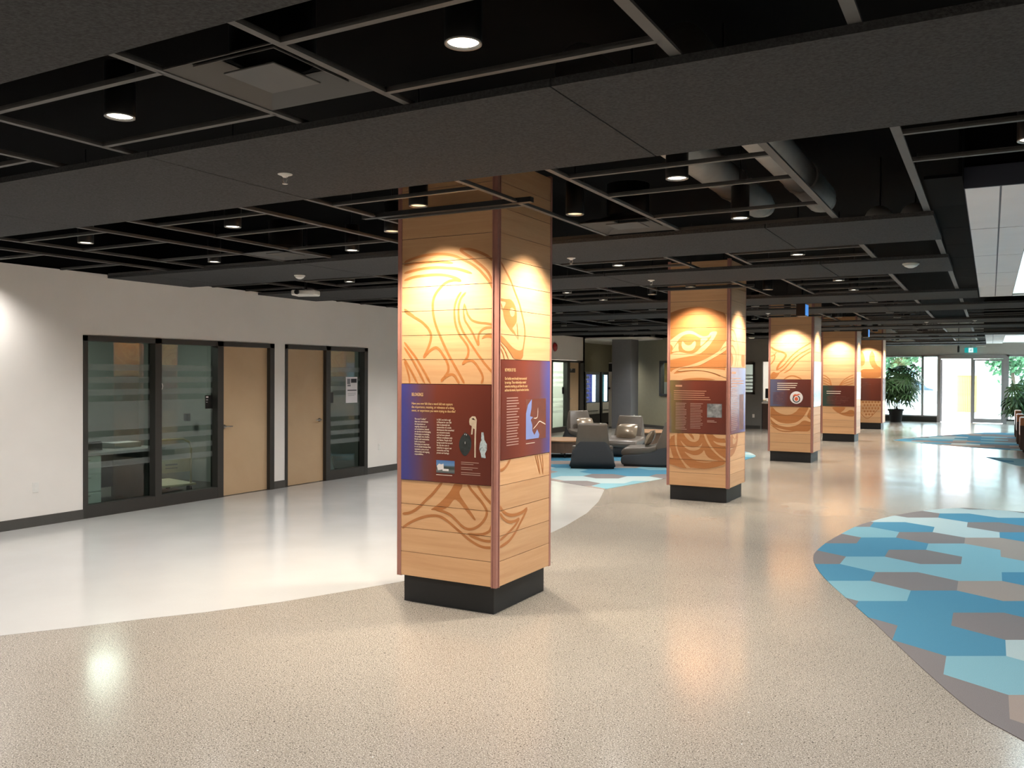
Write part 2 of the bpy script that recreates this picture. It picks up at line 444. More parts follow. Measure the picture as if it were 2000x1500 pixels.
def spot(name, watts, rgb, parent, loc, size=110, blend=0.8, radius=0.05):
    l = bpy.data.lights.new(name, 'SPOT'); l.energy = watts; l.color = rgb
    l.spot_size = R(size); l.spot_blend = blend; l.shadow_soft_size = radius
    o = bpy.data.objects.new(name, l); COL.objects.link(o); o.parent = parent; o.location = loc
    return o
ART = {
    (0, 'f'): [
        ('S', 20, [(-380,2598),(-306,2621),(-211,2639),(-105,2645),(-13,2640),(64,2625),(131,2599),(220,2556),(286,2511),(342,2456),(385,2406),(411,2357)]),
        ('S', 20, [(-380,2579),(-282,2587),(-165,2590),(-49,2586),(64,2569)]),
        ('S', 20, [(-379,2516),(-282,2534),(-178,2544),(-72,2544),(19,2535),(109,2523),(229,2485)]),
        ('S', 20, [(-379,2462),(-281,2484),(-178,2490),(-72,2491),(20,2478),(87,2458),(137,2433)]),
        ('S', 20, [(410,2563),(359,2603),(285,2638),(211,2661),(153,2667),(129,2663),(158,2638),(220,2601),(272,2564),(325,2524),(368,2481),(394,2432),(411,2398)]),
        ('S', 20, [(137,2433),(78,2443),(11,2431),(-48,2392),(-94,2341),(-114,2288),(-114,2234),(-109,2173)]),
        ('S', 20, [(-112,2211),(-102,2161),(-84,2107),(-51,2037),(-10,1961),(36,1880),(91,1797),(136,1729),(167,1680)]),
        ('S', 16, [(137,2354),(106,2314),(84,2266),(77,2217),(78,2168)]),
        ('S', 18, [(77,2205),(82,2145),(98,2088),(125,2038),(161,1996),(192,1955),(201,1917),(193,1879),(175,1853),(153,1823),(184,1842),(224,1849),(254,1834),(289,1793),(316,1752),(325,1715),(312,1680)]),
        ('S', 16, [(177,2349),(137,2309),(117,2261),(113,2216),(113,2167)]),
        ('S', 18, [(113,2204),(118,2144),(138,2091),(170,2037),(223,1969),(276,1901),(333,1834),(380,1786),(415,1753)]),
        ('S', 12, [(164,2267),(158,2218),(160,2165)]),
        ('S', 12, [(164,2267),(182,2217),(204,2168)]),
        ('S', 16, [(158,2203),(169,2146),(200,2101),(236,2051),(262,2002),(286,1961),(284,2006),(292,2043),(318,2072),(353,2086),(413,2087)]),
        ('S', 16, [(182,2202),(209,2164),(235,2141),(292,2124),(353,2117),(413,2105)]),
        ('F', 0, [(310,2001),(327,2027),(362,2045),(413,2040),(413,2000),(383,2013),(349,2016)]),
        ('F', 0, [(413,1974),(394,1967),(396,1945),(414,1937)]),
        ('S', 20, [(-378,2243),(-328,2210),(-280,2181)]),
        ('S', 20, [(-376,2227),(-290,2182),(-214,2141),(-158,2093),(-132,2050),(-132,2008),(-148,1962),(-171,1916),(-194,1874),(-157,1908),(-120,1935),(-83,1946),(-51,1927),(-14,1881),(14,1839),(27,1801),(23,1766),(1,1736),(-36,1698),(10,1732),(50,1746),(82,1736),(104,1706),(123,1678)]),
        ('S', 18, [(-377,1992),(-327,1937),(-264,1867),(-198,1777),(-132,1678)]),
        ('S', 18, [(-377,1953),(-326,1890),(-264,1804),(-184,1677)]),
        ('S', 18, [(-377,1867),(-326,1793),(-249,1676)]),
        ('S', 16, [(-376,1844),(-350,1785),(-330,1726),(-323,1676)]),
        ('S', 22, [(-388,676),(-331,686),(-283,706),(-226,745),(-170,796),(-115,843),(-69,892),(-23,941)]),
        ('S', 20, [(-388,564),(-345,597),(-273,636),(-188,669),(-105,686),(-40,683),(15,661),(79,621),(141,581),(208,539),(274,508),(340,492),(417,496)]),
        ('S', 20, [(-86,733),(-13,724),(51,703),(105,665),(150,631),(195,613),(243,617),(296,644),(334,681),(360,725),(360,765),(325,815),(273,863),(228,905),(197,948)]),
        ('S', 20, [(281,946),(325,886),(372,837),(420,800)]),
        ('S', 20, [(199,576),(274,577),(339,589),(387,615),(404,650),(412,681)]),
        ('S', 20, [(213,569),(274,553),(340,540),(417,542)]),
        ('F', 0, [(86,945),(157,944),(149,911),(127,883),(131,857),(163,818),(207,768),(251,715),(273,684),(260,679),(229,706),(176,754),(131,800),(96,822),(78,817),(55,790),(33,762),(-4,740),(-59,728),(-133,726),(-91,752),(-40,791),(14,841),(55,889)]),
    ],
    (0, 'r'): [
        ('S', 18, [(-415,2571),(-341,2512),(-255,2442),(-188,2363),(-120,2283),(-74,2200),(-39,2126),(-26,2056),(-43,1979),(-60,1924)]),
        ('F', 0, [(-413,2300),(-339,2298),(-253,2305),(-204,2282),(-170,2242),(-155,2195),(-158,2141),(-191,2113),(-229,2089),(-185,2065),(-140,2008),(-174,2039),(-251,2072),(-316,2117),(-354,2167),(-370,2223),(-339,2251),(-318,2279),(-413,2279)]),
        ('N', 0, [(-269,2209),(-258,2233),(-236,2244),(-209,2239),(-189,2217),(-197,2187),(-225,2174),(-252,2181)]),
        ('S', 8, [(-155,2136),(-143,2072),(-136,2008)]),
        ('S', 8, [(-413,2272),(-386,2248),(-370,2212)]),
        ('F', 0, [(-410,2039),(-347,2016),(-283,1981),(-217,1947),(-150,1930),(-94,1928),(-48,1951),(-59,1864),(-205,1862),(-249,1903),(-325,1954),(-410,1993)]),
        ('S', 11, [(-410,1977),(-336,1927),(-281,1860)]),
        ('S', 11, [(-409,1946),(-367,1906),(-340,1859)]),
        ('S', 22, [(-413,1053),(-359,1056),(-306,1077),(-241,1124)]),
        ('S', 12, [(143,1132),(187,1055),(231,966)]),
        ('S', 12, [(182,1131),(211,1053),(237,966)]),
        ('S', 12, [(225,1130),(255,1049),(285,961)]),
        ('S', 12, [(270,1129),(286,1046),(287,961)]),
        ('S', 24, [(-411,801),(-345,745),(-259,710),(-160,698),(-58,703),(17,720),(-23,679),(-91,624),(-169,565),(-268,517),(-408,494)]),
        ('S', 22, [(-410,749),(-334,691),(-258,659),(-170,652),(-109,659),(-170,619),(-279,578),(-408,541)]),
    ],
    (1, 'f'): [
        ('F', 0, [(-437,2611),(-311,2657),(-154,2690),(17,2700),(155,2673),(277,2631),(404,2590),(412,1662),(-430,1654)]),
        ('N', 0, [(-411,2227),(-339,2283),(-245,2343),(-151,2371),(-73,2362),(4,2315),(74,2284),(143,2294),(180,2350),(279,2351),(234,2266),(174,2177),(106,2103),(37,2051),(-24,2028),(-148,2006),(-290,1984),(-433,1954),(-433,2023),(-417,2039),(-346,2138),(-435,2223)]),
        ('F', 0, [(-409,2046),(-362,2115),(-307,2199),(-260,2267),(-198,2311),(-127,2325),(-57,2313),(5,2277),(36,2262),(158,2264),(188,2312),(181,2260),(113,2193),(37,2134),(-9,2081),(-71,2048),(-149,2048),(-227,2068),(-283,2080),(-346,2065),(-393,2038)]),
        ('N', 0, [(-382,2077),(-338,2138),(-287,2206),(-275,2175),(-279,2122),(-267,2083),(-306,2084),(-354,2073)]),
        ('N', 0, [(36,2258),(151,2260),(98,2201),(33,2145),(36,2202)]),
        ('N', 0, [(-221,2232),(-236,2175),(-220,2121),(-180,2090),(-126,2082),(-71,2097),(-37,2142),(-26,2195),(-41,2229),(-72,2203),(-95,2173),(-134,2162),(-173,2174),(-201,2205)]),
        ('N', 0, [(-344,1831),(-226,1862),(-70,1900),(84,1960),(198,2020),(281,2071),(318,2108),(355,2175),(407,2234),(408,2107),(341,2056),(236,1997),(130,1937),(8,1877),(-147,1862),(-273,1839),(-304,1808),(-359,1762),(-225,1786),(-124,1801),(-23,1809),(85,1802),(208,1772),(314,1728),(412,1691),(412,1669),(239,1675),(9,1681),(-407,1670),(-399,1777)]),
        ('S', 12, [(311,2086),(356,2123),(408,2145)]),
        ('N', 0, [(-304,1824),(-147,1843),(85,1843),(313,1832),(411,1810),(411,1706),(314,1750),(207,1787),(85,1813),(-23,1820),(-147,1816),(-257,1801)]),
        ('F', 0, [(-264,1679),(-131,1706),(9,1715),(147,1708),(284,1683)]),
        ('F', 0, [(-427,945),(414,945),(417,551),(276,494),(134,459),(19,458),(-83,467),(-127,450),(-208,452),(-319,482),(-424,505)]),
        ('N', 0, [(-323,942),(-289,940),(-292,836),(-288,742),(-261,672),(-224,595),(-179,533),(-127,486),(-83,459),(-142,442),(-186,504),(-238,573),(-276,642),(-302,713),(-322,813)]),
        ('N', 0, [(-197,940),(-131,939),(-94,894),(-57,856),(-39,864),(-57,909),(-87,938),(37,940),(33,892),(16,848),(-28,822),(-86,826),(-137,856),(-174,898)]),
        ('N', 0, [(-244,845),(-203,803),(-144,756),(-71,745),(2,755),(52,786),(74,822),(60,765),(24,721),(-41,700),(-114,707),(-173,740),(-210,782)]),
        ('N', 0, [(-188,686),(-129,664),(-55,639),(17,643),(75,681),(99,724),(118,662),(161,615),(219,593),(311,580),(205,564),(61,574),(-55,582),(-121,621)]),
        ('N', 0, [(-40,561),(133,557),(219,560),(147,547),(61,546)]),
        ('N', 0, [(87,945),(119,944),(145,875),(189,792),(246,724),(310,664),(374,625),(416,607),(417,572),(346,610),(275,662),(203,729),(153,798),(116,867)]),
        ('N', 0, [(212,941),(414,943),(414,900),(344,883),(273,891),(237,914)]),
        ('N', 0, [(220,857),(274,831),(344,827),(415,830),(415,785),(345,785),(281,803),(238,829)]),
        ('N', 0, [(-411,751),(-381,724),(-365,652),(-335,582),(-410,592)]),
        ('N', 0, [(-412,867),(-367,883),(-396,838)]),
    ],
    (1, 'r'): [
        ('S', 16, [(-451,2374),(-309,2373),(-192,2326),(-101,2238),(-8,2127),(-5,2012),(-60,1866)]),
        ('S', 14, [(-421,2301),(-305,2231),(-189,2220)]),
        ('S', 20, [(-458,2129),(-345,2155),(-244,2128),(-140,2062),(-122,1972),(-192,1865)]),
        ('F', 0, [(-470,2066),(-371,2061),(-284,2006),(-282,1946),(-351,1863),(-464,1862),(-410,1944),(-412,1996),(-468,2018)]),
        ('F', 0, [(146,2046),(363,2047),(369,1870),(182,1868)]),
        ('F', 0, [(-443,901),(-325,929),(-298,941),(-216,887),(-133,860),(-80,936),(18,934),(7,837),(-74,735),(-209,659),(-435,621)]),
        ('N', 0, [(-439,754),(-320,752),(-238,747),(-319,735),(-439,737)]),
        ('N', 0, [(-270,897),(-160,855),(-92,872),(-77,835),(-158,798),(-267,798)]),
    ],
    (2, 'f'): [
        ('S', 40, [(-400,2338),(-297,2267),(-161,2224),(-93,2168),(-133,2085),(-227,1975),(-280,1863)]),
        ('S', 22, [(-399,2142),(-324,2170),(-283,2225)]),
        ('S', 24, [(-397,1975),(-336,2058),(-310,2142),(-338,2198)]),
        ('S', 24, [(390,2411),(173,2277),(14,2140),(-145,1947),(-280,1856)]),
        ('S', 24, [(391,2302),(174,2180),(2,2030),(-118,1891),(-225,1808)]),
        ('S', 24, [(391,2234),(254,2152),(109,2029),(-10,1878),(-131,1801)]),
        ('F', 0, [(-396,1779),(-335,1835),(-280,1801),(-198,1822),(-292,1682),(-395,1682)]),
        ('S', 26, [(-130,1676),(-36,1732),(45,1747),(125,1726),(218,1679)]),
        ('F', 0, [(-390,1102),(-342,1103),(-287,1027),(-191,974),(-83,949),(24,966),(117,1024),(183,1115),(414,1120),(418,635),(187,626),(-81,644),(-387,717)]),
        ('N', 0, [(263,1117),(368,1119),(316,1015),(238,889),(119,803),(-41,770),(-217,793),(-389,913),(-388,857),(-244,736),(-41,701),(146,749),(265,863),(417,812),(416,854),(317,933),(382,1071),(394,1120)]),
        ('S', 20, [(-387,745),(-216,639),(-40,618),(160,653),(318,755),(417,744)]),
    ],
    (3, 'f'): [
        ('S', 22, [(-407,1777),(-315,1732),(-228,1650),(-174,1495)]),
        ('S', 22, [(380,1781),(253,1726),(117,1625),(15,1492)]),
        ('S', 22, [(-406,1704),(-315,1662),(-227,1595),(-174,1495)]),
        ('S', 22, [(380,1709),(253,1657),(118,1580),(15,1492)]),
        ('S', 22, [(-405,1630),(-314,1593),(-227,1540),(-174,1495)]),
        ('S', 22, [(381,1636),(254,1588),(118,1535),(15,1492)]),
        ('S', 22, [(-405,1557),(-314,1523),(-226,1486),(-174,1495)]),
        ('S', 22, [(381,1564),(255,1520),(118,1489),(15,1492)]),
        ('F', 0, [(-187,920),(192,928),(141,836),(39,761),(193,783),(294,858),(396,834),(398,671),(262,676),(91,708),(-65,795)]),
        ('N', 0, [(192,919),(379,923),(379,878),(260,857)]),
    ],
    (4, 'f'): [
        ('F', 0, [(-238,2605),(-142,2491),(-98,2265),(-118,2129),(-233,2050)]),
        ('F', 0, [(109,2602),(194,2444),(195,2264),(280,2084),(405,2017),(408,1681),(-230,1677),(-233,1982),(198,1983),(114,2039),(28,2219),(26,2445)]),
        ('F', 0, [(-150,931),(-107,886),(-149,840),(-191,884)]),
        ('F', 0, [(-102,830),(-60,785),(-101,739),(-144,784)]),
        ('F', 0, [(-148,727),(-105,683),(-147,636),(-190,681)]),
        ('F', 0, [(-100,626),(-58,582),(-100,536),(-142,580)]),
        ('F', 0, [(-55,932),(-12,888),(-54,842),(-96,886)]),
        ('F', 0, [(-8,832),(35,787),(-7,741),(-49,786)]),
        ('F', 0, [(-53,729),(-10,685),(-52,639),(-95,683)]),
        ('F', 0, [(-6,628),(37,584),(-5,538),(-47,582)]),
        ('F', 0, [(-51,526),(-9,482),(-50,435),(-93,479)]),
        ('F', 0, [(40,934),(82,890),(41,844),(-2,888)]),
        ('F', 0, [(87,834),(129,789),(88,743),(45,788)]),
        ('F', 0, [(42,731),(84,687),(42,641),(0,685)]),
        ('F', 0, [(89,631),(131,587),(90,541),(47,585)]),
        ('F', 0, [(43,528),(86,484),(44,438),(2,482)]),
        ('F', 0, [(134,936),(176,892),(135,846),(93,890)]),
        ('F', 0, [(181,836),(223,791),(182,746),(140,790)]),
        ('F', 0, [(136,733),(178,689),(137,643),(94,687)]),
        ('F', 0, [(183,633),(225,589),(184,543),(141,587)]),
        ('F', 0, [(138,531),(180,487),(139,441),(96,484)]),
        ('F', 0, [(228,938),(270,894),(229,848),(187,892)]),
        ('F', 0, [(275,838),(317,794),(276,748),(234,792)]),
        ('F', 0, [(230,735),(272,691),(231,645),(189,689)]),
        ('F', 0, [(322,940),(364,895),(322,850),(280,894)]),
        ('F', 0, [(368,840),(410,796),(369,750),(327,794)]),
        ('F', 0, [(323,738),(365,694),(324,648),(282,692)]),
        ('S', 20, [(-220,521),(-39,345),(128,440),(334,693)]),
    ],
}

# ================================================================== THE SETTING
WX = -9.44          # left wall face
CEIL = 2.93         # underside of the open grid
DECK = 3.8
FAR = 36.9          # entrance wall

# ---- floor: speckled terrazzo with a pale resin field along the left wall
MB().box(-13.5, 7, -6, FAR, -0.2, 0).build('floor', 'terrazzo')['kind'] = 'structure'
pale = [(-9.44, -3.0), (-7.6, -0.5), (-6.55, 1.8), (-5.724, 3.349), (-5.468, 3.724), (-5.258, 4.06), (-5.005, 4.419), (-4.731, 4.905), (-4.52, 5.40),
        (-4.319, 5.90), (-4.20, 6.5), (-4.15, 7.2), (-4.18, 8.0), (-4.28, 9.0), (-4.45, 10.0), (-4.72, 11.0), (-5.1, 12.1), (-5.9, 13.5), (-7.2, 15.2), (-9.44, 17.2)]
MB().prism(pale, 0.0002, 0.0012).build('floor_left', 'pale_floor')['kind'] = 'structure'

# ---- ceiling deck (black), with holes over the two skylights
SKY1 = (0.26, 1.9, 7.87, 14.5)
SKY2 = (0.35, 1.9, 28.5, 35.0)
deck = MB()
deck.box(-13.5, SKY1[0], -6, FAR + .2, DECK, DECK + .15)
deck.box(SKY1[1], 7.2, -6, FAR + .2, DECK, DECK + .15)
deck.box(SKY1[0], SKY1[1], -6, SKY1[2], DECK, DECK + .15)
deck.box(SKY1[0], SKY1[1], SKY1[3], SKY2[2], DECK, DECK + .15)
deck.box(SKY1[0], SKY1[1], SKY2[3], FAR + .2, DECK, DECK + .15)
struct(deck.build('ceiling', 'black'))
ceil_grid = struct(empty('ceiling_grid', (0, 0, 0)))

# acoustic panels hung just under the grid, in rows across the hall
rows_A = [3.09, 9.30, 15.45, 21.75, 28.05, 34.3]
rows_B = [0.79, 6.83, 13.05, 19.42, 25.70, 32.0]
rows_back = [-2.9, -5.2]
PW = 1.24
joints = [-8.715, -6.325, -3.935, -1.545, 0.845, 3.235, 5.625, 6.98]
panel_me = {}
def panel(x0, x1, y):
    L = round(x1 - x0, 3)
    if L not in panel_me:
        panel_me[L] = MB().box(0.004, L - 0.004, 0, PW, 2.895, 2.928).mesh('acoustic_panel')
    obj('acoustic_panel', panel_me[L], 'acoustic', ceil_grid, (x0, y, 0))
for y in sorted(rows_A + rows_B + rows_back):
    left = WX + 0.01 if y < 16 else (-11.4 if y < 24 else -8.3 if y < 27 else -4.35)
    js = [j for j in joints if j > left + .2]
    js = [left] + js
    in_island = (6.0 < y < 14.0) or (27 < y < 35)
    for a, b in zip(js, js[1:]):
        if in_island:
            if a >= -0.4: continue
            b = min(b, -0.365 if y < 12.5 else -0.165)
        panel(a, b, y)

# grid bars
bars_x = [-0.41 - 1.838 * k for k in range(7)] + [-1.03 - 1.838 * k for k in range(6)]
def tbar(name, L, along_x, w=0.034):
    m = MB()
    if along_x: m.box(0, L, -w / 2, w / 2, CEIL, CEIL + .012); m.box(0, L, -.006, .006, CEIL + .012, CEIL + .026)
    else: m.box(-w / 2, w / 2, 0, L, CEIL, CEIL + .012); m.box(-.006, .006, 0, L, CEIL + .012, CEIL + .026)
    return m.mesh(name)
long_me = {}
def ybar(x, y0, y1, w=0.034):
    k = (round(y1 - y0, 3), w)
    if k not in long_me: long_me[k] = tbar('grid_bar', y1 - y0, False, w)
    obj('grid_bar', long_me[k], 'bar', ceil_grid, (x, y0, 0))
for x in bars_x:
    if x > WX + .05: ybar(x, -6, 17.3 if x < -4.5 else FAR - .05, 0.045 if x > -1.2 else 0.034)
    elif x > -11.4: pass
for x in [v for v in bars_x if -9.4 < v < -4.5]: ybar(x, 17.3, 24.9)
for x in (1.43, 2.04, 3.27, 3.88, 5.1, 5.7): ybar(x, -6, 6.1); ybar(x, 14.6, 26.8)
cross = {}
def xbar(x0, x1, y):
    L = round(x1 - x0, 3)
    if L not in cross: cross[L] = tbar('cross_bar', L, True, 0.028)
    obj('cross_bar', cross[L], 'bar', ceil_grid, (x0, y, 0))
LIGHT_Y = [-1.15, 0.25, 2.636, 5.05, 6.55, 8.78, 11.38, 12.72, 15.0, 17.6, 19.05, 21.3, 23.9, 25.4, 27.6, 30.2, 31.7, 33.9]
for iy, y in enumerate(LIGHT_Y):
    for k in range(5):
        xa, xb = -2.25 - 1.838 * k, -1.03 - 1.838 * k
        if xa < -9.4 and y < 18: xa = WX
        if y > 25 and xb < -4.3: continue
        for dy in (-0.315, 0.30):
            if k == 1 and any(abs(y + dy - (5.826 + 6.325 * c)) < .46 for c in range(5)): continue
            xbar(xa, xb, y + dy)
    if y < 6 or 15 < y < 26:
        for dy in (-0.42, 0.19): xbar(-0.41, 3.27, y + dy)
# perimeter strut in front of the first column and bars beside it
for c in range(5):
    cy = 5.826 + 6.325 * c
    MB().box(-4.2, -2.75, cy - .62, cy - .57, CEIL - .004, CEIL + .03).build('track', 'plinth', ceil_grid)

# ---- black soffit strip, navy fascia and white panelled ceilings by the skylights
def island(n, y0, y1, sky, rows):
    soff = struct(empty('trim_%d' % n, (0, 0, 0)))
    L = (y1 - y0 + .4) / 9
    me = MB().box(-0.365, -0.16, 0.003, L - 0.003, CEIL, CEIL + .02).mesh('soffit_board')
    for i in range(9): obj('soffit_board', me, 'black', soff, (0, y0 - .4 + L * i, 0))
    MB().box(-0.18, -0.16, y0 - .4, y1, CEIL + .02, DECK).build('soffit_side', 'black', soff)
    MB().box(-0.16, 7, y0 - .02, y0, CEIL - .002, CEIL + .13).build('fascia', 'fascia', soff)
    MB().box(-0.16, 7, y0, y0 + .02, CEIL + .13, DECK).build('bulkhead', 'black', soff)
    MB().box(-0.16, 7, y1, y1 + .02, CEIL, DECK).build('end_bulkhead', 'white_wall', soff)
    wc = struct(empty('ceiling_white_%d' % n, (0, 0, 0)))
    for a, b in zip(rows, rows[1:]):
        cols = [-0.16, 0.043] + ([sky[0], None, sky[1], 3.6, 5.3, 7.0] if a >= sky[2] - .2 else [1.73, 3.42, 5.11, 6.8])
        for p, q in zip(cols, cols[1:]):
            if p is None or q is None: continue
            MB().box(p + .006, q - .006, a + .014, b - .014, CEIL, CEIL + .004).build('ceiling_tile', 'tile', wc)
    MB().box(-0.16, sky[0], y0, y1, CEIL + .006, CEIL + .03).build('backing', 'seam', wc)
    MB().box(sky[1], 7, y0, y1, CEIL + .006, CEIL + .03).build('backing', 'seam', wc)
    MB().box(sky[0], sky[1], y0, sky[2], CEIL + .006, CEIL + .03).build('backing', 'seam', wc)
    w = struct(empty('window_%d' % (20 + n), (0, 0, 0)))
    fr = MB()
    fr.box(sky[0] - .03, sky[0], sky[2], sky[3], CEIL + .03, DECK + .2); fr.box(sky[1], sky[1] + .03, sky[2], sky[3], CEIL + .03, DECK + .2)
    fr.box(sky[0] - .03, sky[1] + .03, sky[2] - .03, sky[2], CEIL + .03, DECK + .2); fr.box(sky[0] - .03, sky[1] + .03, sky[3], sky[3] + .03, CEIL + .03, DECK + .2)
    fr.build('skylight_shaft', 'white_wall', w)
    MB().box(sky[0], sky[1], sky[2], sky[3], DECK + .1, DECK + .11).build('skylight_pane', 'clear', w)
    for i in range(1, 4):
        y = sky[2] + (sky[3] - sky[2]) * i / 4
        MB().box(sky[0], sky[1], y - .03, y + .03, DECK + .07, DECK + .13).build('skylight_mullion', 'alu', w)
island(1, 6.14, 14.57, SKY1, [6.14, 7.87, 9.63, 11.28, 12.92, 14.57])
island(2, 26.9, 35.2, SKY2, [26.9, 28.5, 30.2, 31.9, 33.5, 35.2])

# ---- walls
def wall_y(name, m, x, thick, y0, y1, z1, holes, parent=None):
    """wall in the plane x, openings = (y0, y1, z0, z1)"""
    mb = MB(); cur = y0
    for a, b, za, zb in sorted(holes):
        if a > cur: mb.box(x - thick, x, cur, a, 0, z1)
        if za > 0: mb.box(x - thick, x, a, b, 0, za)
        if zb < z1: mb.box(x - thick, x, a, b, zb, z1)
        cur = b
    if cur < y1: mb.box(x - thick, x, cur, y1, 0, z1)
    return struct(mb.build(name, m))
def wall_x(name, m, y, thick, x0, x1, z1, holes):
    mb = MB(); cur = x0
    for a, b, za, zb in sorted(holes):
        if a > cur: mb.box(cur, a, y, y + thick, 0, z1)
        if za > 0: mb.box(a, b, y, y + thick, 0, za)
        if zb < z1: mb.box(a, b, y, y + thick, zb, z1)
        cur = b
    if cur < x1: mb.box(cur, x1, y, y + thick, 0, z1)
    return struct(mb.build(name, m))

T = 0.14
wall_y('wall_left', 'wall', WX, T, -6, 17.5, 2.94, [(6.51, 9.64, 0, 2.19), (9.87, 11.87, 0, 2.19), (12.73, 15.4, 0, 2.19)])
struct(MB().box(WX - T, WX - .02, -6, 17.5, 2.94, DECK).build('wall_left_upper', 'black'))
wall_x('wall_return', 'wall', 17.5, T, -11.45, WX, 2.94, [])
wall_y('wall_lounge', 'wall', -11.45, T, 17.5, 25.48, 2.94, [(23.05, 25.40, 0, 2.2)])
wall_y('wall_alcove', 'olive', -12.9, T, 25.34, 31.2, 2.92, [])
wall_x('wall_alcove_front', 'wall', 25.34, T, -12.9, -11.45, 2.94, [])
wall_x('wall_alcove_end', 'olive', 31.2, T, -12.9, -9.6, 2.92, [])
struct(MB().box(-12.9, -9.3, 25.50, 31.2, 2.90, 2.94).build('ceiling_alcove', 'white_wall'))
# slate pillar (its own structure)
struct(MB().box(-10.82, -10.155, 26.24, 26.9, 0, 2.98).build('wall_pillar', 'pillar', bevel=.008))

# angled grey wall beside the pillar
ax0, ay0, ax1, ay1 = -11.6, 28.63, -8.55, 26.25
aL = math.hypot(ax1 - ax0, ay1 - ay0); aA = math.atan2(ay1 - ay0, ax1 - ax0)
wa = struct(empty('wall_angled', (ax0, ay0, 0), aA))
def on_angled(px):   # distance along the wall for a ground point x
    return (px - ax0) / math.cos(aA)
s0, s1 = on_angled(-9.42), on_angled(-8.72)
mb = MB(); mb.box(0, s0, 0, .14, 0, 2.95); mb.box(s1, aL, 0, .14, 0, 2.95); mb.box(s0, s1, 0, .14, 0, 1.07); mb.box(s0, s1, 0, .14, 2.21, 2.95)
mb.build('wall_surface', 'olive', wa)
MB().box(0, aL, -.012, 0, 0, .1).build('baseboard', 'base', wa)
wf = MB()
for a, b, c, d in ((s0, s0 + .07, 1.07, 2.21), (s1 - .07, s1, 1.07, 2.21), (s0, s1, 1.07, 1.14), (s0, s1, 2.14, 2.21)): wf.box(a, b, -.03, .12, c, d)
wf.build('window_frame', 'frame', wa)
MB().box(s0 + .07, s1 - .07, .05, .056, 1.14, 2.14).build('window_pane', 'clear', wa)
MB().box(s0 - 2.3, s1 + .1, 1.5, 1.55, 1.5, 2.9).build('room_partition', 'slat', wa)
MB().box(s0 - 2.3, s1 + .1, 1.48, 1.53, 0, 1.5).build('room_partition', 'white_wall', wa)
wall_corner = MB(); wall_corner.add([(-8.55, 26.25, 0), (-8.45, 26.25, 0), (-7.5, 28.8, 0), (-7.6, 28.94, 0), (-8.55, 26.25, 2.95), (-8.45, 26.25, 2.95), (-7.5, 28.8, 2.95), (-7.6, 28.94, 2.95)],
    [(3, 2, 1, 0), (4, 5, 6, 7), (0, 1, 5, 4), (1, 2, 6, 5), (2, 3, 7, 6), (3, 0, 4, 7)])
struct(wall_corner.build('wall_corner', 'grey_wall'))
wall_x('wall_reception', 'grey_wall', 28.8, T, -7.55, -4.4, 2.95, [(-7.5, -6.80, 1.13, 2.18), (-6.57, -4.6, 0.0, 2.2)])
wr = struct(empty('window_10', (0, 28.8, 0)))
f = MB()
for a, b, c, d in ((-7.5, -7.43, 1.13, 2.18), (-6.87, -6.80, 1.13, 2.18), (-7.5, -6.80, 1.13, 1.2), (-7.5, -6.80, 2.11, 2.18)): f.box(a, b, -.03, .1, c, d)
f.build('window_frame', 'frame', wr)
MB().box(-7.43, -6.87, .04, .046, 1.2, 2.11).build('window_pane', 'clear', wr)
struct(MB().box(-7.5, -6.62, 28.788, 28.8, 0, .1).build('baseboard_reception', 'base'))
wall_y('wall_reception_side', 'grey_wall', -4.4, T, 28.94, FAR, 2.95, [])
# lit offices behind reception
struct(MB().box(-9.4, -4.54, 32.0, 32.1, 0, 2.95).build('wall_office_back', 'white_wall'))
struct(MB().box(-11.4, -11.3, 27.0, 32.0, 0, 2.95).build('wall_office_side', 'white_wall') if False else MB().box(-9.5, -9.4, 28.2, 32.1, 0, 2.95).build('wall_office_side', 'white_wall'))
struct(MB().box(-9.5, -4.54, 28.94, 32.1, 2.95, 3.0).build('ceiling_office', 'white_wall'))
# right and back of the hall
wall_y('wall_right', 'white_wall', 7.14, T, -6, FAR, DECK, [])
wall_y('wall_sky_block_left', 'black', -13.5, T, -6, FAR, DECK, [])  # added black wall closing gaps that leaked sky light
wall_x('wall_sky_block_far', 'black', FAR, .2, -13.6, -4.4, DECK, [])  # continues the added screen against stray sky light
wall_x('wall_back', 'wall', -6.14, T, -13.64, 7.14, DECK, [])
wall_x('wall_far', 'white_wall', FAR, .2, -4.4, 7.1, DECK, [(-3.95, -1.74, .2, 2.57), (-1.74, .5, 0, 2.57), (.5, 3.2, .12, 2.57), (3.6, 6.6, .12, 2.57)])

# baseboards of the left wall
for n, (a, b) in enumerate(((-6, 6.51), (9.64, 9.87), (11.87, 12.73), (15.4, 17.5))):
    struct(MB().box(WX, WX + .012, a, b, 0, .115).build('baseboard_left' if n == 0 else 'baseboard_left_%d' % n, 'base'))
struct(MB().box(-11.45, -11.438, 17.5, 23.05, 0, .115).build('baseboard_lounge', 'base'))

